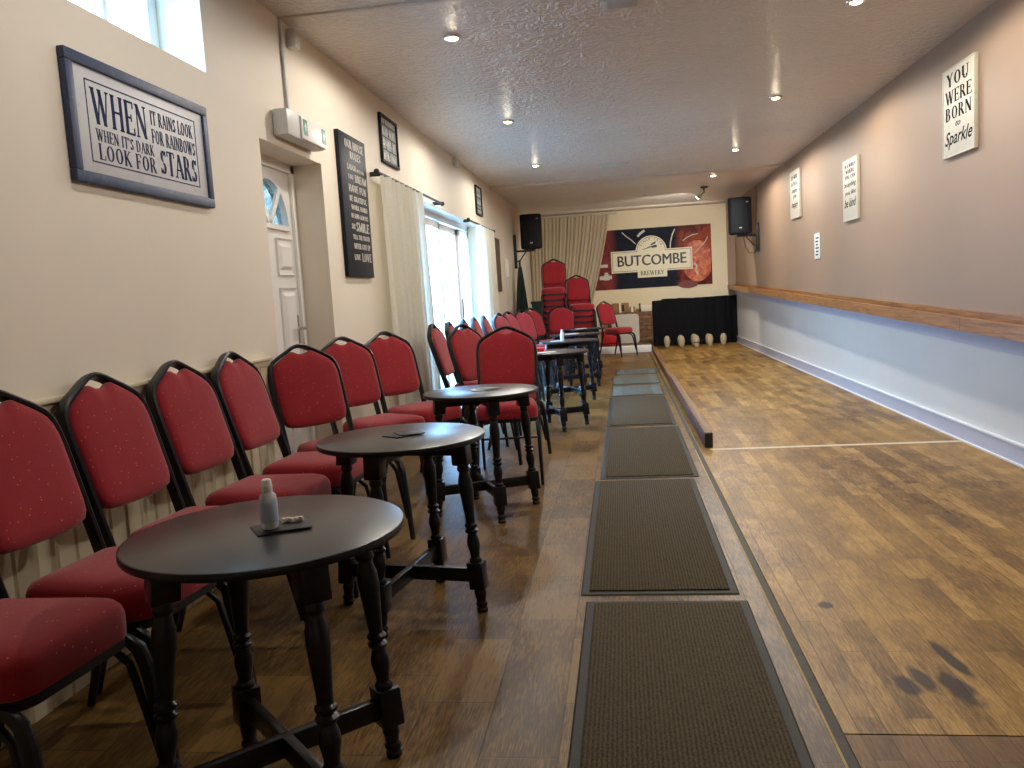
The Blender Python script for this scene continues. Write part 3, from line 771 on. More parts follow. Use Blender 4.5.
chair(-1.08, 7.30, -89, 'red chair top against the middle patio pane, first of three spiky tops', GP)
chair(-1.085, 7.86, -89, 'red chair top against the middle patio pane, second of three spiky tops', GP)
chair(-1.09, 8.48, -89, 'red chair top against the third patio pane, last of three spiky tops', GP)
chair(-1.07, 9.20, -108, 'red chair half hidden beside the far patio curtain, nearer to the camera of two', GP)
chair(-1.06, 9.80, -112, 'red chair half hidden beside the far patio curtain, deeper of two', GP)
chair(-1.00, 10.45, -122, 'red chair beyond the patio curtain in front of the green parasol', GP)
chair(-1.0, 11.42, -126, 'red chair turned outwards just before the tall chair stack', GP)
chair(-.85, 12.0, 186, 'red chair facing the camera between the two chair stacks', None)
chair(-.045, 14.25, -134, 'single red chair in front of the pale folded table top', None)
# stacks
def stack(x, y, deg, n, gname, who):
    rz = math.radians(deg); f = Vector((-math.sin(rz), math.cos(rz)))
    for k in range(n):
        p = Vector((x, y)) + f * (.022 * k)
        nm = {0: 'bottom', n - 1: 'topmost'}.get(k)
        o = ['', 'second', 'third', 'fourth', 'fifth', 'sixth', 'seventh', 'eighth', 'ninth'][k] if k < 9 else 'tenth'
        lab = ('topmost red chair, its whole back in view, of %s' if k == n - 1 else 'bottom red chair of %s' if k == 0 else o + ' red chair from the floor in %s') % who
        chair(p.x, p.y, deg, lab, gname, z=.092 * k)
stack(-1.02, 13.02, 182, 9, 'chairs in the taller stack', 'the taller stack beside the parasol')
stack(-.63, 13.05, 192, 6, 'chairs in the shorter stack', 'the shorter stack beside the banner')

# ================================================================== ROUND TABLES
ZT = .65
def turned_leg():
    """one turned leg standing on z=0, square blocks at stretcher and apron"""
    mb = MB()
    mb.lathe([(.014, 0), (.020, .003), (.021, .012), (.017, .018), (.0215, .027), (.0215, .034), (.017, .041), (.0195, .056), (.0222, .072), (.020, .082), (.018, .094)], 16)
    mb.box(-.029, -.029, .088, .029, .029, .187, .004)
    mb.lathe([(.018, .180), (.0225, .190), (.0225, .197), (.0165, .205), (.0185, .222), (.0238, .250), (.0225, .268), (.017, .286), (.0165, .291), (.0235, .297), (.025, .304), (.0165, .312), (.0235, .318), (.024, .325), (.0175, .332),
              (.0185, .36), (.0225, .41), (.0262, .455), (.025, .485), (.019, .508), (.017, .516), (.0225, .524), (.0225, .532), (.018, .548)], 16)
    mb.box(-.030, -.030, .545, .030, .030, .634, .004)
    return mb
def make_table():
    r = thing('round_table', 'x', 'table')
    R = .305
    MB().lathe([(R - .03, .6315), (R - .004, .6318), (R - .004, .6496), (R - .005, .650), (.0005, .650)], 72).build('tabletop', M['tabletop'], r)
    MB().rings([[(q * math.cos(2 * PI * i / 72), q * math.sin(2 * PI * i / 72), z) for i in range(72)] for q, z in ((R - .004, .6317), (R - .001, .6324), (R, .6345), (R, .6470), (R - .001, .6490), (R - .004, .6499))], False, False).build('edge_band', M['black_wood'], r)
    rf, rt = .272, .225
    for k in range(4):
        a = k * PI / 2; mb = turned_leg()
        mb.v = [(x + rf + (rt - rf) * z / .628, y, z) for x, y, z in mb.v]
        Rm = Matrix.Rotation(a, 4, 'Z'); mb.v = [tuple(Rm @ Vector(p)) for p in mb.v]
        mb.build('leg', M['black_wood'], r)
    rs = rf + (rt - rf) * .14 / .628
    for k in range(2):
        MB().box(-rs, -.0125, .112, rs, .0125, .163, .003).build('stretcher', M['black_wood'], r, rot=(0, 0, k * PI / 2))
    for k in range(2):
        MB().box(-rt, -.012, .578, rt, .012, .6325, .003).build('apron', M['black_wood'], r, rot=(0, 0, k * PI / 2))
    return r
t0 = make_table()
GT = 'round black tables in a row'
TABS = [(-.806, 1.690, 45, 'large round black table holding the sanitiser bottle, closest to the camera'),
        (-.813, 2.862, -9, 'round black table with two fanned black coasters'),
        (-.750, 4.225, 24, 'round black table with pale coasters in front of the facing red chair'),
        (-.585, 6.90, 18, 'round black table with red napkins and loose papers'),
        (-.545, 8.45, 30, 'round black table with the small white bottle'),
        (-.545, 9.75, 20, 'round black table with a pale leaflet, just behind the white bottle table'),
        (-.525, 11.1, 35, 'round black table deepest in the row, before the shorter chair stack')]
for k, (x, y, a, lab) in enumerate(TABS):
    if k == 0: t0.location = (x, y, 0); t0.rotation_euler = (0, 0, math.radians(a)); t0['label'] = lab; t0['group'] = GT
    else: dup(t0, (x, y, 0), math.radians(a), lab, GT)

# things on the tables
def bottle(x, y, z, label, body, lab, s=1.0):
    r = thing('sanitiser_bottle', label, 'bottle', (x, y, z), .4)
    p = [(.0165, 0), (.0185, .003), (.019, .010), (.019, .066), (.0175, .074), (.012, .080), (.0105, .084)]
    MB().lathe([(a * s, b * s) for a, b in p], 24).build('body', body, r)
    MB().lathe([(.0193 * s, .014 * s), (.0195 * s, .015 * s), (.0195 * s, .060 * s), (.0193 * s, .061 * s)], 24).build('label_band', lab, r)
    MB().lathe([(a * s, b * s) for a, b in ((.0115, .080), (.0122, .082), (.0122, .094), (.0118, .096), (.0112, .097), (.0105, .107), (.008, .1095), (.002, .110))], 20).build('cap', M['white_plastic'], r)
    return r
bottle(-.786, 1.668, ZT + .0065, 'small clear sanitiser bottle with blue label standing on black coasters', M['clear_plastic'], M['bottle_blue'])
def card(name, label, cat, x, y, z, w, d, h, rz, mat, group=None):
    o = MB().box(-w / 2, -d / 2, 0, w / 2, d / 2, h, min(.0012, h * .3)).build(name, mat, None, (x, y, z), (0, 0, rz)); tag(o, label, cat, group); return o
GC = 'coasters on the tables'
card('coaster', 'black coaster under the sanitiser bottle', 'coaster', -.782, 1.682, ZT, .092, .092, .0032, .62, M['black_card'], GC)
card('coaster', 'black coaster sticking out beside the sanitiser bottle', 'coaster', -.752, 1.694, ZT + .0032, .092, .092, .0032, .42, M['black_card'], GC)
sa = MB()
for i in range(5): sa.lathe([(.002, 0), (.0055, .001), (.0065, .005), (.005, .010), (.001, .0115)], 10, Matrix.Translation((i * .0095 - .02, .004 * math.sin(i * 2.2), 0)))
sa = sa.build('foil_wrapper', M['gold_paper'], None, (-.752, 1.712, ZT + .0064), (0, 0, .25)); tag(sa, 'crumpled cream foil wrapper lying on the coasters by the sanitiser bottle', 'wrapper')
card('coaster', 'black square coaster lying underneath in the fanned pair', 'coaster', -.822, 2.872, ZT, .094, .094, .004, .95, M['black_card'], GC)
card('coaster', 'black square coaster lying on top in the fanned pair', 'coaster', -.792, 2.894, ZT + .004, .094, .094, .004, .55, M['black_card'], GC)
card('coaster', 'white coaster at the bottom of the pale pair', 'coaster', -.752, 4.235, ZT, .095, .095, .004, .3, M['white_card'], GC)
card('coaster', 'grey green coaster on top of the pale pair', 'coaster', -.716, 4.255, ZT + .004, .095, .095, .004, .9, M['picture_grey'], GC)
nb = thing('napkin_pile', 'red paper napkins in a small pile on a far table', 'napkins', (-.715, 6.93, ZT), .2)
for i in range(3): MB().box(-.055, -.055, i * .012, .055, .055, i * .012 + .011, .003).build('napkin', M['red_paper'], nb, rot=(0, 0, .1 * i))
GPp = 'papers on the far tables'
card('leaflet', 'white leaflet lying beside the red napkins', 'paper', -.625, 6.82, ZT, .15, .10, .004, .3, M['white_card'], GPp)
card('leaflet', 'white leaflet under the white bottle', 'paper', -.655, 8.38, ZT, .14, .10, .004, .1, M['white_card'], GPp)
bottle(-.602, 8.38, ZT + .0045, 'small white bottle standing on a far black table', M['white_plastic'], M['white_card'], 1.05)
card('leaflet', 'pale leaflet on the table behind the white bottle', 'paper', -.575, 9.70, ZT, .15, .10, .005, .4, M['white_card'], GPp)
card('leaflet', 'pale leaflet on the deepest table in the row', 'paper', -.530, 11.0, ZT, .15, .10, .005, .2, M['white_card'], GPp)

# ================================================================== SIGNS AND PICTURES (local x along the wall, -y out of it)
LW, RW = PI / 2, -PI / 2
# big framed sign
w_, h_ = .905, .42
s1 = thing('framed_sign', 'large white enamel sign about rain and stars in a dark blue frame', 'sign', (XL, 2.466, 1.585), LW)
def frame_mb(w, h, b, d0, d1, inner=.004):
    mb = MB()
    for (x0, z0, x1, z1) in ((0, 0, w, b), (0, h - b, w, h), (0, b, b, h - b), (w - b, b, w, h - b)): mb.box(x0, -d1, z0, x1, -d0, z1, .004)
    return mb
frame_mb(w_, h_, .038, 0, .026).build('frame', M['frame_blue'], s1)
MB().box(.03, -.016, .03, w_ - .03, -.002, h_ - .03, .002).build('plate', M['plate_white'], s1)
ln_ = MB()
for (x0, z0, x1, z1) in ((.10, .075, w_ - .10, .079), (.10, h_ - .079, w_ - .10, h_ - .075), (.10, .075, .104, h_ - .075), (w_ - .104, .075, w_ - .10, h_ - .075)): ln_.box(x0, -.0172, z0, x1, -.0158, z1)
ln_.build('border_line', M['ink'], s1)
Y_ = -.0162
put_serif(MB(), 'WHEN', .125, .205, .118, .325, y=Y_, bold=1.12).build('lettering', M['ink'], s1)
put_serif(MB(), 'IT RAINS LOOK', .475, .268, .052, .305, y=Y_).build('lettering', M['ink'], s1)
put_serif(MB(), 'FOR RAINBOWS', .475, .200, .052, .315, y=Y_).build('lettering', M['ink'], s1)
put_serif(MB(), "WHEN IT'S DARK", .135, .150, .040, .345, y=Y_).build('lettering', M['ink'], s1)
put_serif(MB(), 'LOOK FOR', .140, .088, .054, .345, y=Y_).build('lettering', M['ink'], s1)
put_serif(MB(), 'STARS', .515, .092, .092, .275, y=Y_, bold=1.2).build('lettering', M['ink'], s1)
# black rules board
w_, h_ = .54, .92
s2 = thing('rules_board', 'tall black board with house rules in white lettering by the door', 'sign', (XL, 5.058, 1.322), LW)
MB().box(0, -.028, 0, w_, -.001, h_, .003).build('board', M['black_board'], s2)
Y_ = -.0282
for t_, x, z, h, w in (('OUR HOUSE', .11, .832, .052, .38), ('RULES', .20, .768, .046, .22), ('LAUGH', .13, .694, .036, .17), ('OUT LOUD', .32, .694, .022, .16), ('DREAM', .27, .622, .050, .24), ('YOU', .13, .634, .03, .11),
                       ('HAVE FUN', .13, .552, .048, .36), ('BE GRATEFUL', .13, .492, .036, .36), ('WORK HARD', .15, .438, .032, .34), ('BE KIND ALWAYS', .14, .384, .030, .35), ('SMILE', .22, .300, .062, .28), ('SAY', .13, .312, .034, .075),
                       ('TELL THE TRUTH', .14, .246, .030, .35), ('NEVER GIVE UP', .15, .184, .036, .34), ('LOVE', .30, .104, .056, .20), ('LIVE', .14, .112, .036, .12)):
    put_serif(MB(), t_, x, z, h, w, y=Y_, bold=1.3).build('lettering', M['white_ink'], s2)
# two framed prints
def framed_print(y, z, w, h, label, dark):
    r = thing('framed_print', label, 'picture', (XL, y, z), LW)
    frame_mb(w, h, .022, 0, .024).build('frame', M['black_board'], r)
    MB().box(.015, -.010, .015, w - .015, -.002, h - .015).build('print', M['picture_grey'], r)
    mb = MB(); q = random.Random(int(y * 10))
    if dark:
        for fz in (.22, .36, .62): mb.box(.02, -.012, h * fz - .006, w - .02, -.0095, h * fz + .006)
    else:
        for fz in (.30, .56, .80): mb.box(.02, -.012, h * fz - .004, w - .02, -.0095, h * fz + .004)
        for fx, a, b in ((.5, .05, .30), (.32, .30, .56), (.66, .30, .56), (.5, .56, .80), (.3, .80, .95)): mb.box(w * fx - .004, -.012, h * a, w * fx + .004, -.0095, h * b)
    mb.build('dividing_bars', M['black_board'], r)
    rows = ('HOME', 'LOVE', 'SMILE', 'FUN')
    for t_, fz in zip(rows, (.84, .62, .38, .10)): put_serif(MB(), t_, w * .14, h * fz, h * .12, w * .72, y=-.0104, bold=1.1).build('lettering', M['white_ink'], r)
framed_print(6.078, 2.195, .465, .365, 'small grey patchwork print in a black frame above the near curtain', False)
framed_print(10.18, 2.18, .43, .365, 'small grey print with dark bars above the far curtain', True)
# pale boards on the tan wall
def wall_board(y1, y0, z0, z1, label, lines, script, tilt=0.0):
    w, h = y1 - y0, z1 - z0
    r = thing('slogan_board', label, 'sign', (XR, y1, z0), RW)
    MB().box(0, -.026, 0, w, -.001, h, .003).build('board', M['grey_board'], r)
    frame_mb(w, h, .010, .020, .030).build('frame', M['grey_board'], r)
    for t_, x, z, hh, ww in lines: put_serif(MB(), t_, x * w, z * h, hh * h, ww * w, y=-.0262, bold=1.15).build('lettering', M['black_ink'], r)
    for t_, x, z, hh, ww in script: font_part(t_, x * w, z * h, hh * h, M['black_ink'], r, 'script_lettering', w=ww * w, shear=.35, bold=.012, y=-.0262)
wall_board(6.005, 5.505, 1.876, 2.449, 'large pale board on the tan wall reading about being born to sparkle',
           [('YOU', .14, .79, .145, .70), ('WERE', .10, .60, .145, .82), ('BORN', .10, .415, .145, .82)], [('to', .42, .325, .055, .16), ('Sparkle', .08, .09, .20, .86)])
wall_board(8.505, 8.02, 1.664, 2.243, 'pale board with bold words in its lower half, middle one on the tan wall',
           [('IN A WORLD', .14, .86, .06, .72), ('WHERE', .2, .77, .06, .6), ('YOU CAN', .14, .68, .06, .72)], [('be anything', .1, .53, .10, .8), ('you like', .12, .40, .09, .76), ('be kind', .1, .22, .14, .8)])
wall_board(10.98, 10.465, 1.895, 2.48, 'pale board hung high by the ceiling beam on the tan wall',
           [('DO MORE', .14, .82, .09, .72), ('OF WHAT', .14, .68, .09, .72)], [('makes', .2, .54, .10, .6), ('you', .3, .40, .09, .4), ('happy', .14, .20, .15, .72)])
np_ = thing('notice_plate', 'small narrow white notice plate low on the tan wall', 'notice', (XR, 9.815, 1.352), RW)
MB().box(0, -.010, 0, .25, -.001, .287, .002).build('plate', M['white_card'], np_)
bars = MB()
for i in range(6): bars.box(.06 + .02 * (i % 2), -.0108, .04 + i * .037, .17 + .02 * (i % 3), -.0098, .055 + i * .037)
bars.build('print_lines', M['black_ink'], np_)
# brown board beyond the far curtain
nbd = thing('brown_board', 'brown framed board on the wall just past the far curtain', 'board', (XL, 11.29, 1.22), LW)
frame_mb(.66, .76, .03, 0, .024).build('frame', M['notice_brown'], nbd)
MB().box(.02, -.014, .02, .64, -.002, .74).build('panel', M['notice_brown'], nbd)
lt = thing('wall_tube_light', 'thin white vertical tube fitting on the wall before the parasol', 'wall light', (XL, 12.585, 1.43), LW)
MB().box(0, -.02, 0, .06, -.001, .31, .004).build('backplate', M['white_plastic'], lt)
MB().cyl((.03, -.034, .02), (.03, -.034, .29), .016).build('tube', M['white_card'], lt)
MB().box(.018, -.008, -.9, .034, -.001, .0).build('cable_cover', M['grey_plastic'], lt)

# emergency light over the door, conduit, sensors
ex = thing('emergency_light', 'white emergency exit light box with green stickers above the door', 'emergency light', (XL, 4.112, 2.028), LW)
MB().box(0, -.085, 0, .525, -.001, .135, .012).build('housing', M['grey_plastic'], ex)
MB().box(.165, -.098, .006, .52, -.082, .128, .008).build('diffuser', M['white_plastic'], ex)
def sticker(x):
    st = MB().box(x, -.0995, .03, x + .055, -.0978, .112).build('exit_sticker', M['green_sign'], ex)
    MB().prism([(x + .022, .052), (x + .034, .052), (x + .034, .072), (x + .042, .072), (x + .028, .098), (x + .014, .072), (x + .022, .072)], -.1003, -.0994, 'y').build('arrow', M['white_card'], st)
sticker(.18); sticker(.455)
cd = thing('wall_conduit', 'white conduit dropping from the ceiling to the emergency light', 'conduit', (XL, 4.318, 2.163), LW)
MB().box(-.014, -.018, 0, .014, -.001, H - 2.163, .003).build('channel', M['grey_plastic'], cd)
cc = tag(MB().box(XL, 4.30, H - .012, .32, 4.325, H - .001, .003).build('ceiling_conduit', M['ceiling_plain']), 'grey conduit running across the ceiling from above the door', 'conduit')
def wall_box(y, z, w, h, d, label, name='alarm_sensor'):
    r = thing(name, label, 'sensor', (XL, y, z), LW)
    MB().box(0, -d, 0, w, -.001, h, .008).build('housing', M['grey_plastic'], r)
    MB().box(w * .2, -d - .008, h * .15, w * .8, -d + .004, h * .6, .006).build('lens', M['white_card'], r)
wall_box(4.395, 2.545, .07, .10, .055, 'small pale sensor box high on the wall beside the conduit')
wall_box(8.88, 2.585, .12, .085, .05, 'small pale sensor box under the ceiling above the patio door')

# ================================================================== CURTAINS
def fold_sheet(p0, p1, ztop, zbot, amp, waves, depth_dir, bot0=None, bot1=None, n=160, m=10, seed=1):
    """hanging cloth from p0 to p1 (plan points); bottom edge may be gathered towards bot0..bot1"""
    q = random.Random(seed); ph = [q.uniform(0, 6) for _ in range(4)]; fr_ = [q.uniform(.75, 1.25) for _ in range(4)]
    p0, p1 = Vector(p0), Vector(p1); b0 = Vector(bot0) if bot0 else p0; b1 = Vector(bot1) if bot1 else p1; dd = Vector(depth_dir)
    rs = []
    for k in range(m + 1):
        t = k / m; z = ztop + (zbot - ztop) * t; row = []
        A, B = p0.lerp(b0, t ** 1.2), p1.lerp(b1, t ** 1.2)
        for i in range(n + 1):
            u = i / n
            s = math.sin(2 * PI * waves * u + ph[0] + .5 * math.sin(5 * u + ph[1])) * .6 + math.sin(2 * PI * waves * 1.63 * fr_[0] * u + ph[2]) * .25 + math.sin(2 * PI * waves * .47 * u + ph[3]) * .35
            p = A.lerp(B, u) + dd * (s * amp * (.55 + .45 * t))
            row.append((p.x, p.y, z))
        rs.append(row)
    return MB().rings(rs, False, False, True, None, False)
def rod(y0, y1, z, label):
    r = thing('curtain_rod', label, 'curtain rod', (XL, y0, z), 0)
    MB().cyl((.075, 0, 0), (.075, y1 - y0, 0), .011).build('pole', M['dark_iron'], r)
    for yy in (-.03, y1 - y0): MB().lathe([(.004, 0), (.018, .004), (.022, .016), (.018, .030), (.004, .034)], 14, Matrix.Translation((.075, yy, 0)) @ Matrix.Rotation(-PI / 2, 4, 'X')).build('finial', M['dark_iron'], r)
    for yy in (.06, y1 - y0 - .08): MB().box(.002, yy, -.02, .075, yy + .014, .012).build('bracket', M['dark_iron'], r)
rod(5.70, 7.83, 2.062, 'black curtain rod over the near cream curtain')
rod(9.22, 11.07, 2.028, 'black curtain rod over the far cream curtain')
tag(fold_sheet((XL + .085, 5.76), (XL + .085, 7.00), 2.05, .05, .060, 9, (1, 0), (XL + .09, 5.86), (XL + .10, 7.02), seed=3).build('curtain', M['curtain']), 'near cream voile curtain hanging between the black board and the patio door', 'curtain', 'patio curtains')
tag(fold_sheet((XL + .085, 9.72), (XL + .085, 11.02), 2.016, .05, .055, 9, (1, 0), seed=5).build('curtain', M['curtain']), 'far cream voile curtain on the other side of the patio door', 'curtain', 'patio curtains')
tag(fold_sheet((XL + .02, 16.24), (-.13, 16.24), 2.615, .14, .030, 21, (0, 1), (XL + .02, 16.24), (-.76, 16.24), n=260, seed=8).build('stage_curtain', M['stage_curtain']), 'beige full-height curtain drawn aside behind the chair stacks', 'curtain')
tag(MB().box(XL, 16.20, 2.615, .02, 16.29, 2.648, .004).build('curtain_track', M['ceiling_plain']), 'pale curtain track above the beige stage curtain', 'curtain track')

# ================================================================== BACK WALL
# banner: local x from its hidden end, z up
bn = thing('brewery_banner', 'large dark brewery banner with cream name plate and red beer glass', 'banner', (-.46, YB, 1.155))
BW, BH = 2.262, 1.155
MB().box(0, -.012, 0, BW, -.001, BH).build('sheet', M['poster'], bn)
def flat(name, poly, y, mat, th=.0012, parent=bn): return MB().prism(poly, y, y - th, 'y').build(name, mat, parent)
X0, X1, Z0, Z1 = .33, 1.895, .315, .735
cx, cz, ar = 1.112, .705, .300
def plate_poly(g):
    a = [(X0 + g, Z0 + g), (X1 - g, Z0 + g), (X1 - g, Z1 - g)]
    r = ar - g; c = cx
    a0 = math.degrees(math.asin((Z1 - g - cz) / r))
    a += [(c + r * math.cos(math.radians(t)), cz + r * math.sin(math.radians(t))) for t in [a0 + (180 - 2 * a0) * i / 28 for i in range(29)]]
    return a + [(X0 + g, Z1 - g)]
flat('name_plate', plate_poly(0), -.0122, M['plate_cream'])
flat('plate_line', plate_poly(.022), -.0136, M['print_dark'])
flat('name_field', plate_poly(.030), -.0150, M['plate_cream'])
flat('lower_plate', [(.835, .20), (1.405, .20), (1.405, .375), (.835, .375)], -.0165, M['plate_cream'])
for dx_, dz_ in ((0, 0), (.014, .004)): font_part('BUTCOMBE', .452 + dx_, .435 + dz_, .203, M['print_dark'], bn, w=1.315, y=-.0163 - dx_ * .02)
tx = MB(); put_serif(tx, 'BREWERY', .895, .243, .085, .45, y=-.0178, sp=.10, bold=1.1); tx.build('lettering', M['print_dark'], bn)
msg = 'SINCE 1978'
for i, ch in enumerate(msg):
    if ch == ' ': continue
    a = math.radians(148 - i * (116 / (len(msg) - 1))); rr_ = .212
    font_part(ch, cx + rr_ * math.cos(a), cz + rr_ * math.sin(a), .042, M['print_dark'], bn, 'arc_letter', y=-.0163, align='CENTER', rot=a - PI / 2)
# twig motif inside the arch
flat('motif', [(cx - .17, .735), (cx - .02, .775), (cx + .03, .795), (cx + .02, .805), (cx - .04, .790), (cx - .17, .743)], -.0163, M['print_dark'])
flat('motif', [(cx - .01, .835), (cx + .10, .895), (cx + .085, .845), (cx + .01, .815)], -.0163, M['print_dark'])
flat('motif', [(cx - .005, .795), (cx + .105, .825), (cx + .120, .775), (cx + .02, .765)], -.0163, M['print_dark'])
# the pictured beer glass and glints
flat('glass_print', [(1.99 + .29 * math.cos(t), .46 + .40 * math.sin(t)) for t in [2 * PI * i / 36 for i in range(36)] if 1.99 + .29 * math.cos(t) < 2.258], -.0121, M['beer'], .0004)
flat('glass_base', [(1.80 + .19 * math.cos(t), .02 + .075 * math.sin(t)) for t in [2 * PI * i / 24 for i in range(24)]], -.0124, M['print_red'])
def stroke(pts, w, mat, y=-.0128):
    mb = MB(); pts = [Vector(p) for p in pts]
    for i in range(len(pts) - 1):
        d = (pts[i + 1] - pts[i]).normalized(); n = Vector((-d.y, d.x)) * w / 2
        mb.prism([tuple(pts[i] - n), tuple(pts[i + 1] - n), tuple(pts[i + 1] + n), tuple(pts[i] + n)], y, y - .0008, 'y')
    mb.build('glint', mat, bn)
stroke([(1.48, .74), (1.49, .86), (1.53, 1.0), (1.58, 1.10)], .022, M['print_pale'])
stroke([(1.72, .86), (1.80, .92), (1.90, .96), (2.02, .98)], .016, M['print_pale'])
stroke([(1.95, .62), (2.05, .72), (2.15, .82), (2.2, .92)], .014, M['print_pale'])
stroke([(1.93, .42), (1.98, .36), (1.95, .27), (2.0, .2)], .03, M['print_pale'])
stroke([(.56, 1.10), (.64, 1.02), (.74, .94), (.82, .86)], .018, M['print_pale'])
stroke([(.86, 1.0), (.92, 1.06), (1.0, 1.11)], .045, M['print_pale'])
flat('small_plate', [(.09, .20), (.16, .20), (.18, .19), (.27, .19), (.29, .21), (.33, .21), (.33, .28), (.28, .28), (.25, .34), (.20, .34), (.18, .28), (.09, .27)], -.0125, M['print_pale'])
flat('small_plate', [(.10, .44), (.26, .44), (.26, .50), (.10, .50)], -.0125, M['print_pale'])

# low brick ledge on the stage with boxes on it, and a folded table top leaning there
lg = tag(MB().box(-.25, 16.02, .125, .612, 16.33, .70, .008).build('brick_ledge', M['brick']), 'low rough brick ledge under the banner beside the black curtain', 'ledge')
def carton(name, x, y, z, w, d, h, label, rz=0.0):
    r = thing(name, label, 'box', (x, y, z), rz, 'boxes on the brick ledge')
    MB().box(-w / 2, -d / 2, 0, w / 2, d / 2, h, .004).build('carton', M['brown_card'], r)
    MB().box(-.022, -d / 2 - .001, 0, .022, d / 2 + .001, h + .001).build('tape', M['gold_paper'], r)
    return r
cb = carton('cardboard_box', .005, 16.17, .70, .33, .2, .185, 'bigger patterned brown box on the brick ledge, closest to the chair stack')
MB().box(.02, -.102, .03, .075, -.099, .15).build('dark_print', M['black_card'], cb)
carton('cardboard_box', .235, 16.17, .70, .11, .16, .10, 'small brown box beside the bigger patterned box')
tp = thing('timber_offcut', 'pale timber offcut lying on the ledge next to the black curtain', 'timber', (.5, 16.16, .70))
MB().box(-.10, -.05, 0, .11, .05, .12, .004).build('block', M['gold_paper'], tp); MB().box(-.13, -.03, 0, -.10, .03, .16, .003).build('upright', M['black_card'], tp)
ft = thing('folded_table', 'pale grey folding table top leaning upright against the brick ledge', 'table', (.085, 15.62, .125))
def round_rect(w, h, r, n=6):
    p = []
    for cx_, cz_, a0 in ((w / 2 - r, h - r, 0), (-w / 2 + r, h - r, 90), (-w / 2 + r, r, 180), (w / 2 - r, r, 270)):
        for i in range(n + 1): a = math.radians(a0 + 90 * i / n); p.append((cx_ + r * math.cos(a), cz_ + r * math.sin(a)))
    return p
tl = Matrix.Rotation(math.radians(-12), 4, 'X')
MB().prism(round_rect(.50, .55, .05), -.022, .022, 'y', tl).build('tabletop', M['table_grey'], ft)
MB().prism(round_rect(.514, .557, .055), -.010, .010, 'y', tl).build('edge_band', M['grey_plastic'], ft)
MB().cyl(tl @ Vector((-.18, .03, .1)), tl @ Vector((.18, .03, .1)), .012).cyl(tl @ Vector((-.18, .03, .1)), tl @ Vector((-.18, .03, .45)), .012).cyl(tl @ Vector((.18, .03, .1)), tl @ Vector((.18, .03, .45)), .012).build('folded_leg', M['black_metal'], ft)
rb = thing('red_crate', 'red box standing on the stage edge behind the single chair', 'crate', (-.20, 15.22, .125))
MB().box(-.17, -.12, 0, .17, .12, .26, .012).build('shell', M['red_vinyl'], rb)
MB().box(-.18, -.13, .24, .18, .13, .275, .008).build('lid', M['red_vinyl'], rb)

# speakers on wall brackets
def speaker(loc, rz, label, side, wallx, plate_y):
    r = thing('loudspeaker', label, 'speaker', loc, rz)
    w, d, h = .36, .30, .57; n = 10
    plan = [(-w / 2 * .72, d / 2), (w / 2 * .72, d / 2)]
    front = [(w / 2 * math.cos(a), -d / 2 + .05 - .05 * math.sin(a)) for a in [PI * i / n for i in range(n + 1)]]
    poly = [(w / 2 * .72, d / 2)] + front + [(-w / 2 * .72, d / 2)]
    rs = []
    for k, z in ((.02, 0), (.004, .012), (0, .03), (0, h - .03), (.004, h - .012), (.02, h)): rs.append([(x, y, z) for x, y in inset(poly, k)])
    MB().rings(rs, True, True, False).build('cabinet', M['speaker_black'], r)
    g = [(w / 2 * .92 * math.cos(a), -d / 2 + .046 - .056 * math.sin(a)) for a in [PI * (.04 + .92 * i / n) for i in range(n + 1)]]
    MB().rings([[(x, y, z) for x, y in g] + [(x, y + .012, z) for x, y in reversed(g)] for z in (.045, h - .045)], True, True, False).build('grille', M['grille'], r)
    MB().box(-.02, -d / 2 - .014, .085, .02, -d / 2 - .008, .105, .002).build('badge', M['badge'], r)
    MB().box(.06, -d / 2 + .0, h - .085, .13, -d / 2 + .01, h - .075, .002).build('badge', M['badge'], r)
    return r
speaker((-1.415, 13.80, 1.91), .05, 'black loudspeaker on a wall bracket above the green parasol', -1, XL, 13.78)
speaker((1.945, 13.55, 1.905), -.05, 'black loudspeaker bracketed to the tan wall beside the banner', 1, XR, 13.42)
def bracket(wallx, s, y, z0, z1, xs, zs, label):
    r = thing('speaker_bracket', label, 'bracket', (wallx, y, z0), 0, 'wall brackets under the loudspeakers')
    MB().box(min(0, s * .045), -.035, 0, max(0, s * .045), .035, z1 - z0, .004).build('wall_plate', M['dark_iron'], r)
    L_ = abs(xs - wallx)
    MB().box(min(s * .03, s * L_), -.018, zs - z0 - .04, max(s * .03, s * L_), .018, zs - z0 - .006, .003).build('arm', M['dark_iron'], r)
    MB().sweep([(s * .03, 0, zs - z0 - .20), (s * .10, 0, zs - z0 - .17), (s * .20, 0, zs - z0 - .04)], .010, .012, (0, 1, 0), 8).build('brace', M['dark_iron'], r)
bracket(XL, 1, 13.79, 1.60, 2.16, -1.36, 1.91, 'black bracket holding the loudspeaker above the parasol')
bracket(XR, -1, 13.55, 1.62, 2.07, 1.90, 1.905, 'black bracket holding the loudspeaker on the tan wall')
vp = tag(MB().box(XR - .022, 13.66, 1.62, XR - .001, 13.69, H - .002, .003).build('cable_cover', M['tan_wall']), 'thin tan cable cover rising to the ceiling beside the loudspeaker', 'cable cover')
lc = tag(MB().sweep([(XR - .04, 13.5, 1.70), (2.16, 13.5, 1.60), (2.08, 13.5, 1.60), (2.02, 13.5, 1.70), (2.00, 13.52, 1.86)], .005, .005, (0, 1, 0), 6).build('speaker_cable', M['black_metal']), 'thin black cable looping under the loudspeaker on the tan wall', 'cable')

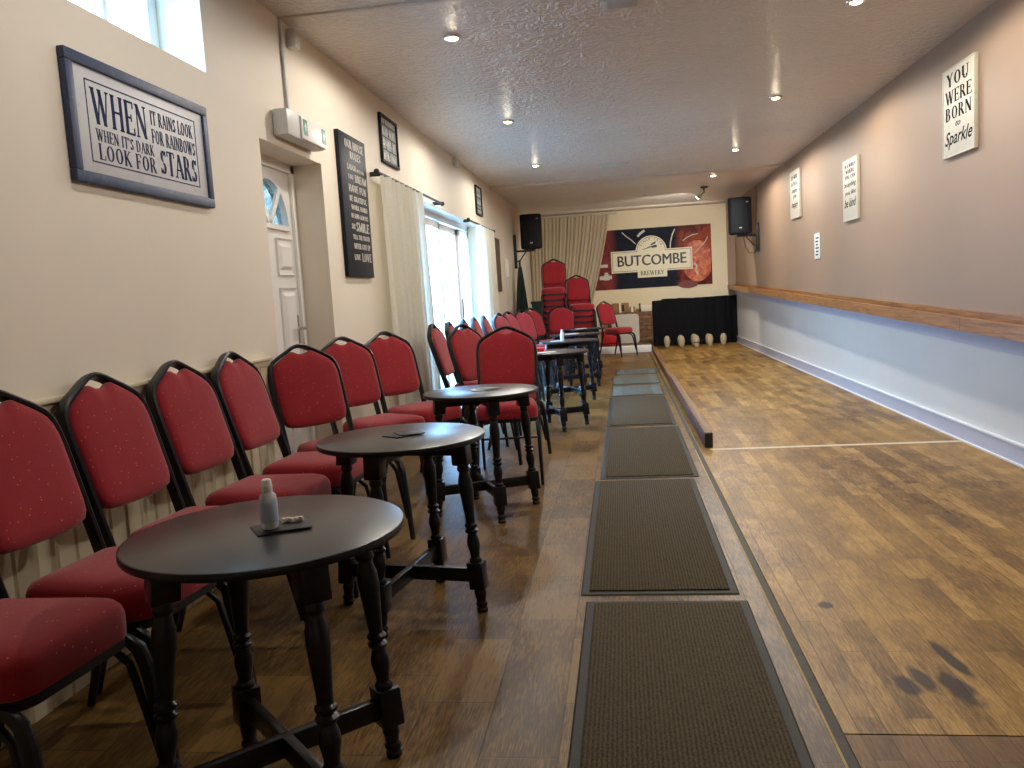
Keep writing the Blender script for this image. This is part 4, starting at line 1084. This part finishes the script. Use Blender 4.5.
# furled parasol and tub in the far corner
pr = thing('furled_parasol', 'furled dark green parasol standing upright under the loudspeaker', 'parasol', (-1.60, 13.45, 0))
rs = []
for k in range(13):
    t = k / 12; z = 1.62 - 1.05 * t; r_ = .022 + .085 * t ** .8
    rs.append([((r_ * (1 + .22 * math.cos(8 * a))) * math.cos(a), (r_ * (1 + .22 * math.cos(8 * a))) * math.sin(a), z) for a in [2 * PI * i / 48 for i in range(48)]])
MB().rings(rs).build('canopy', M['green_cloth'], pr)
MB().cyl((0, 0, .06), (0, 0, 1.72), .018).build('pole', M['dark_iron'], pr)
MB().lathe([(.19, 0), (.20, .01), (.20, .045), (.17, .06), (.03, .075)], 28).build('base', M['dark_iron'], pr)
tb = thing('storage_tub', 'tall dark green tub behind the taller chair stack', 'tub', (-1.40, 14.25, 0))
MB().rings([[(x, y, z) for x, y in round_rect(.26 * s_, .24 * s_, .04)] for z, s_ in ((0, .84), (.02, .86), (1.0, 1.0))]).build('body', M['green_tub'], tb)
MB().rings([[(x, y - .01, z) for x, y in round_rect(.29, .26, .05)] for z in (.985, 1.03)]).build('lid', M['green_tub'], tb)

# ================================================================== CEILING FITTINGS
def downlight(x, y, label):
    r = thing('ceiling_downlight', label, 'ceiling light', (x, y, H), 0, 'round ceiling downlights')
    prof = [(.030, -.006), (.036, -.012), (.052, -.010), (.056, -.004), (.056, .0), (.030, .0)]
    MB().rings([[(a * math.cos(2 * PI * i / 28), a * math.sin(2 * PI * i / 28), z) for i in range(28)] for a, z in prof], False, False, True).build('rim', M['chrome'], r)
    MB().lathe([(.034, -.004), (.032, -.012), (.022, -.018), (.008, -.020)], 20).build('lens', M['lamp'], r)
def lamp_light(x, y, z, watts, name='lamp_beam', size=178, col=(1.0, .93, .84)):
    l = bpy.data.lights.new(name, 'SPOT'); l.energy = watts; l.color = col; l.spot_size = math.radians(size); l.spot_blend = .25; l.shadow_soft_size = .035
    o = bpy.data.objects.new(name, l); C.objects.link(o); o.location = (x, y, z); return o
DL = [(-.905, 4.92, 'downlight in the ceiling above the door end of the room'), (-.905, 7.34, 'downlight in the ceiling above the patio door'), (-.92, 9.89, 'downlight in the ceiling just before the ceiling beam'),
      (1.395, 5.02, 'downlight over the lane at the top picture edge'), (1.38, 7.34, 'downlight over the lane by the middle slogan board'), (1.405, 9.92, 'downlight over the lane just before the ceiling beam'),
      (1.39, 12.06, 'downlight over the lane just past the ceiling beam'), (-.9, 2.45, 'downlight overhead out of view above the first table'), (1.39, 2.6, 'downlight overhead out of view above the lane start')]
LAMP_W = 46
for i, (x, y, lab) in enumerate(DL):
    if i < 7: downlight(x, y, lab)
    else: downlight(x, y, lab)
    lamp_light(x, y, H - .03, LAMP_W * (.28, .60, .62, .62, .85, 1.05, 1.1, 1.35, .3, .8)[0 if i == 7 else 9 if i == 8 else i + 1])
sp = thing('ceiling_spotlight', 'tilting spotlight head on a dark ceiling base near the banner', 'spotlight', (1.40, 13.4, H))
MB().lathe([(.06, 0), (.06, -.012), (.05, -.02), (.01, -.022)], 20).build('base', M['dark_iron'], sp)
MB().cyl((0, 0, -.02), (-.02, .03, -.07), .009).build('arm', M['dark_iron'], sp)
hd_ = MB().cyl((.0, .0, -.05), (-.09, .09, -.14), .026, 18, None, .042).build('head', M['chrome'], sp)
MB().cyl((-.088, .088, -.138), (-.094, .094, -.144), .036, 18).build('lens', M['lamp'], sp)
s_l = lamp_light(1.29, 13.51, H - .16, 60, 'spot_beam', 120); s_l.rotation_euler = (math.radians(48), 0, math.radians(20))
def grille(x, y, w, d, label):
    r = thing('ceiling_vent', label, 'vent', (x, y, H), 0, 'ceiling vents')
    MB().box(-w / 2, -d / 2, -.014, w / 2, d / 2, -.001, .003).build('frame', M['grey_plastic'], r)
    sm = MB()
    for i in range(6): yy = -d / 2 + d * (i + .7) / 6.8; sm.box(-w / 2 + .02, yy, -.018, w / 2 - .02, yy + .008, -.013)
    sm.build('slats', M['grey_plastic'], r)
grille(.01, 10.35, .36, .22, 'flat ceiling vent in the middle of the ceiling before the beam')
grille(.085, 4.63, .20, .12, 'flat ceiling vent at the top edge of the picture')
dt = thing('smoke_detector', 'small round white detector on the ceiling before the banner', 'detector', (.52, 13.6, H))
MB().lathe([(.05, -.001), (.05, -.015), (.042, -.028), (.02, -.034)], 20).build('body', M['white_plastic'], dt)

# ================================================================== DAYLIGHT
wd = bpy.data.worlds.new('overcast_sky'); sc.world = wd; wd.use_nodes = True
nt = wd.node_tree; bg = nt.nodes['Background']
bg.inputs['Color'].default_value = (.26, .575, 1.0, 1); bg.inputs['Strength'].default_value = 13
def portal(name, loc, rot, sx, sy):
    l = bpy.data.lights.new(name, 'AREA'); l.shape = 'RECTANGLE'; l.size = sx; l.size_y = sy
    l.cycles.is_portal = True
    o = bpy.data.objects.new(name, l); C.objects.link(o); o.location = loc; o.rotation_euler = rot
portal('patio_portal', (XL - .28, (PY0 + PY1) / 2, PZ / 2), (0, -PI / 2, 0), PZ, PY1 - PY0)
portal('high_window_portal', (XL - .28, (WY0 + WY1) / 2, (WZ0 + WZ1) / 2), (0, -PI / 2, 0), WZ1 - WZ0, WY1 - WY0)

# ================================================================== CAMERA
cam = bpy.data.cameras.new('camera'); co = bpy.data.objects.new('camera', cam); C.objects.link(co); sc.camera = co
cam.sensor_width = 36; cam.lens = 815 / 1024 * 36; cam.clip_start = .05; cam.clip_end = 100
CAMQ = (0.136549, 0.106094, -0.060194)
yaw, pitch, roll = CAMQ
cy_, sy_ = math.cos(yaw), math.sin(yaw)
f_ = Vector((-sy_ * math.cos(pitch), cy_ * math.cos(pitch), -math.sin(pitch))); r_ = Vector((cy_, sy_, 0)); u_ = r_.cross(f_)
c, s = math.cos(roll), math.sin(roll); r2 = c * r_ + s * u_; u2 = -s * r_ + c * u_
Mx = Matrix((r2, u2, -f_)).transposed().to_4x4(); Mx.translation = (0, 0, 1.13); co.matrix_world = Mx

# ================================================================== RENDER LOOK
vs = sc.view_settings
sc.display_settings.display_device = 'sRGB'
vs.view_transform = 'Standard'; vs.look = 'None'; vs.exposure = 0.96; vs.gamma = 1.0; vs.use_curve_mapping = False
try:
    sc.cycles.use_denoising = True; sc.cycles.max_bounces = 8; sc.cycles.diffuse_bounces = 5; sc.cycles.glossy_bounces = 4; sc.cycles.transparent_max_bounces = 12; sc.cycles.caustics_reflective = False
except Exception: pass
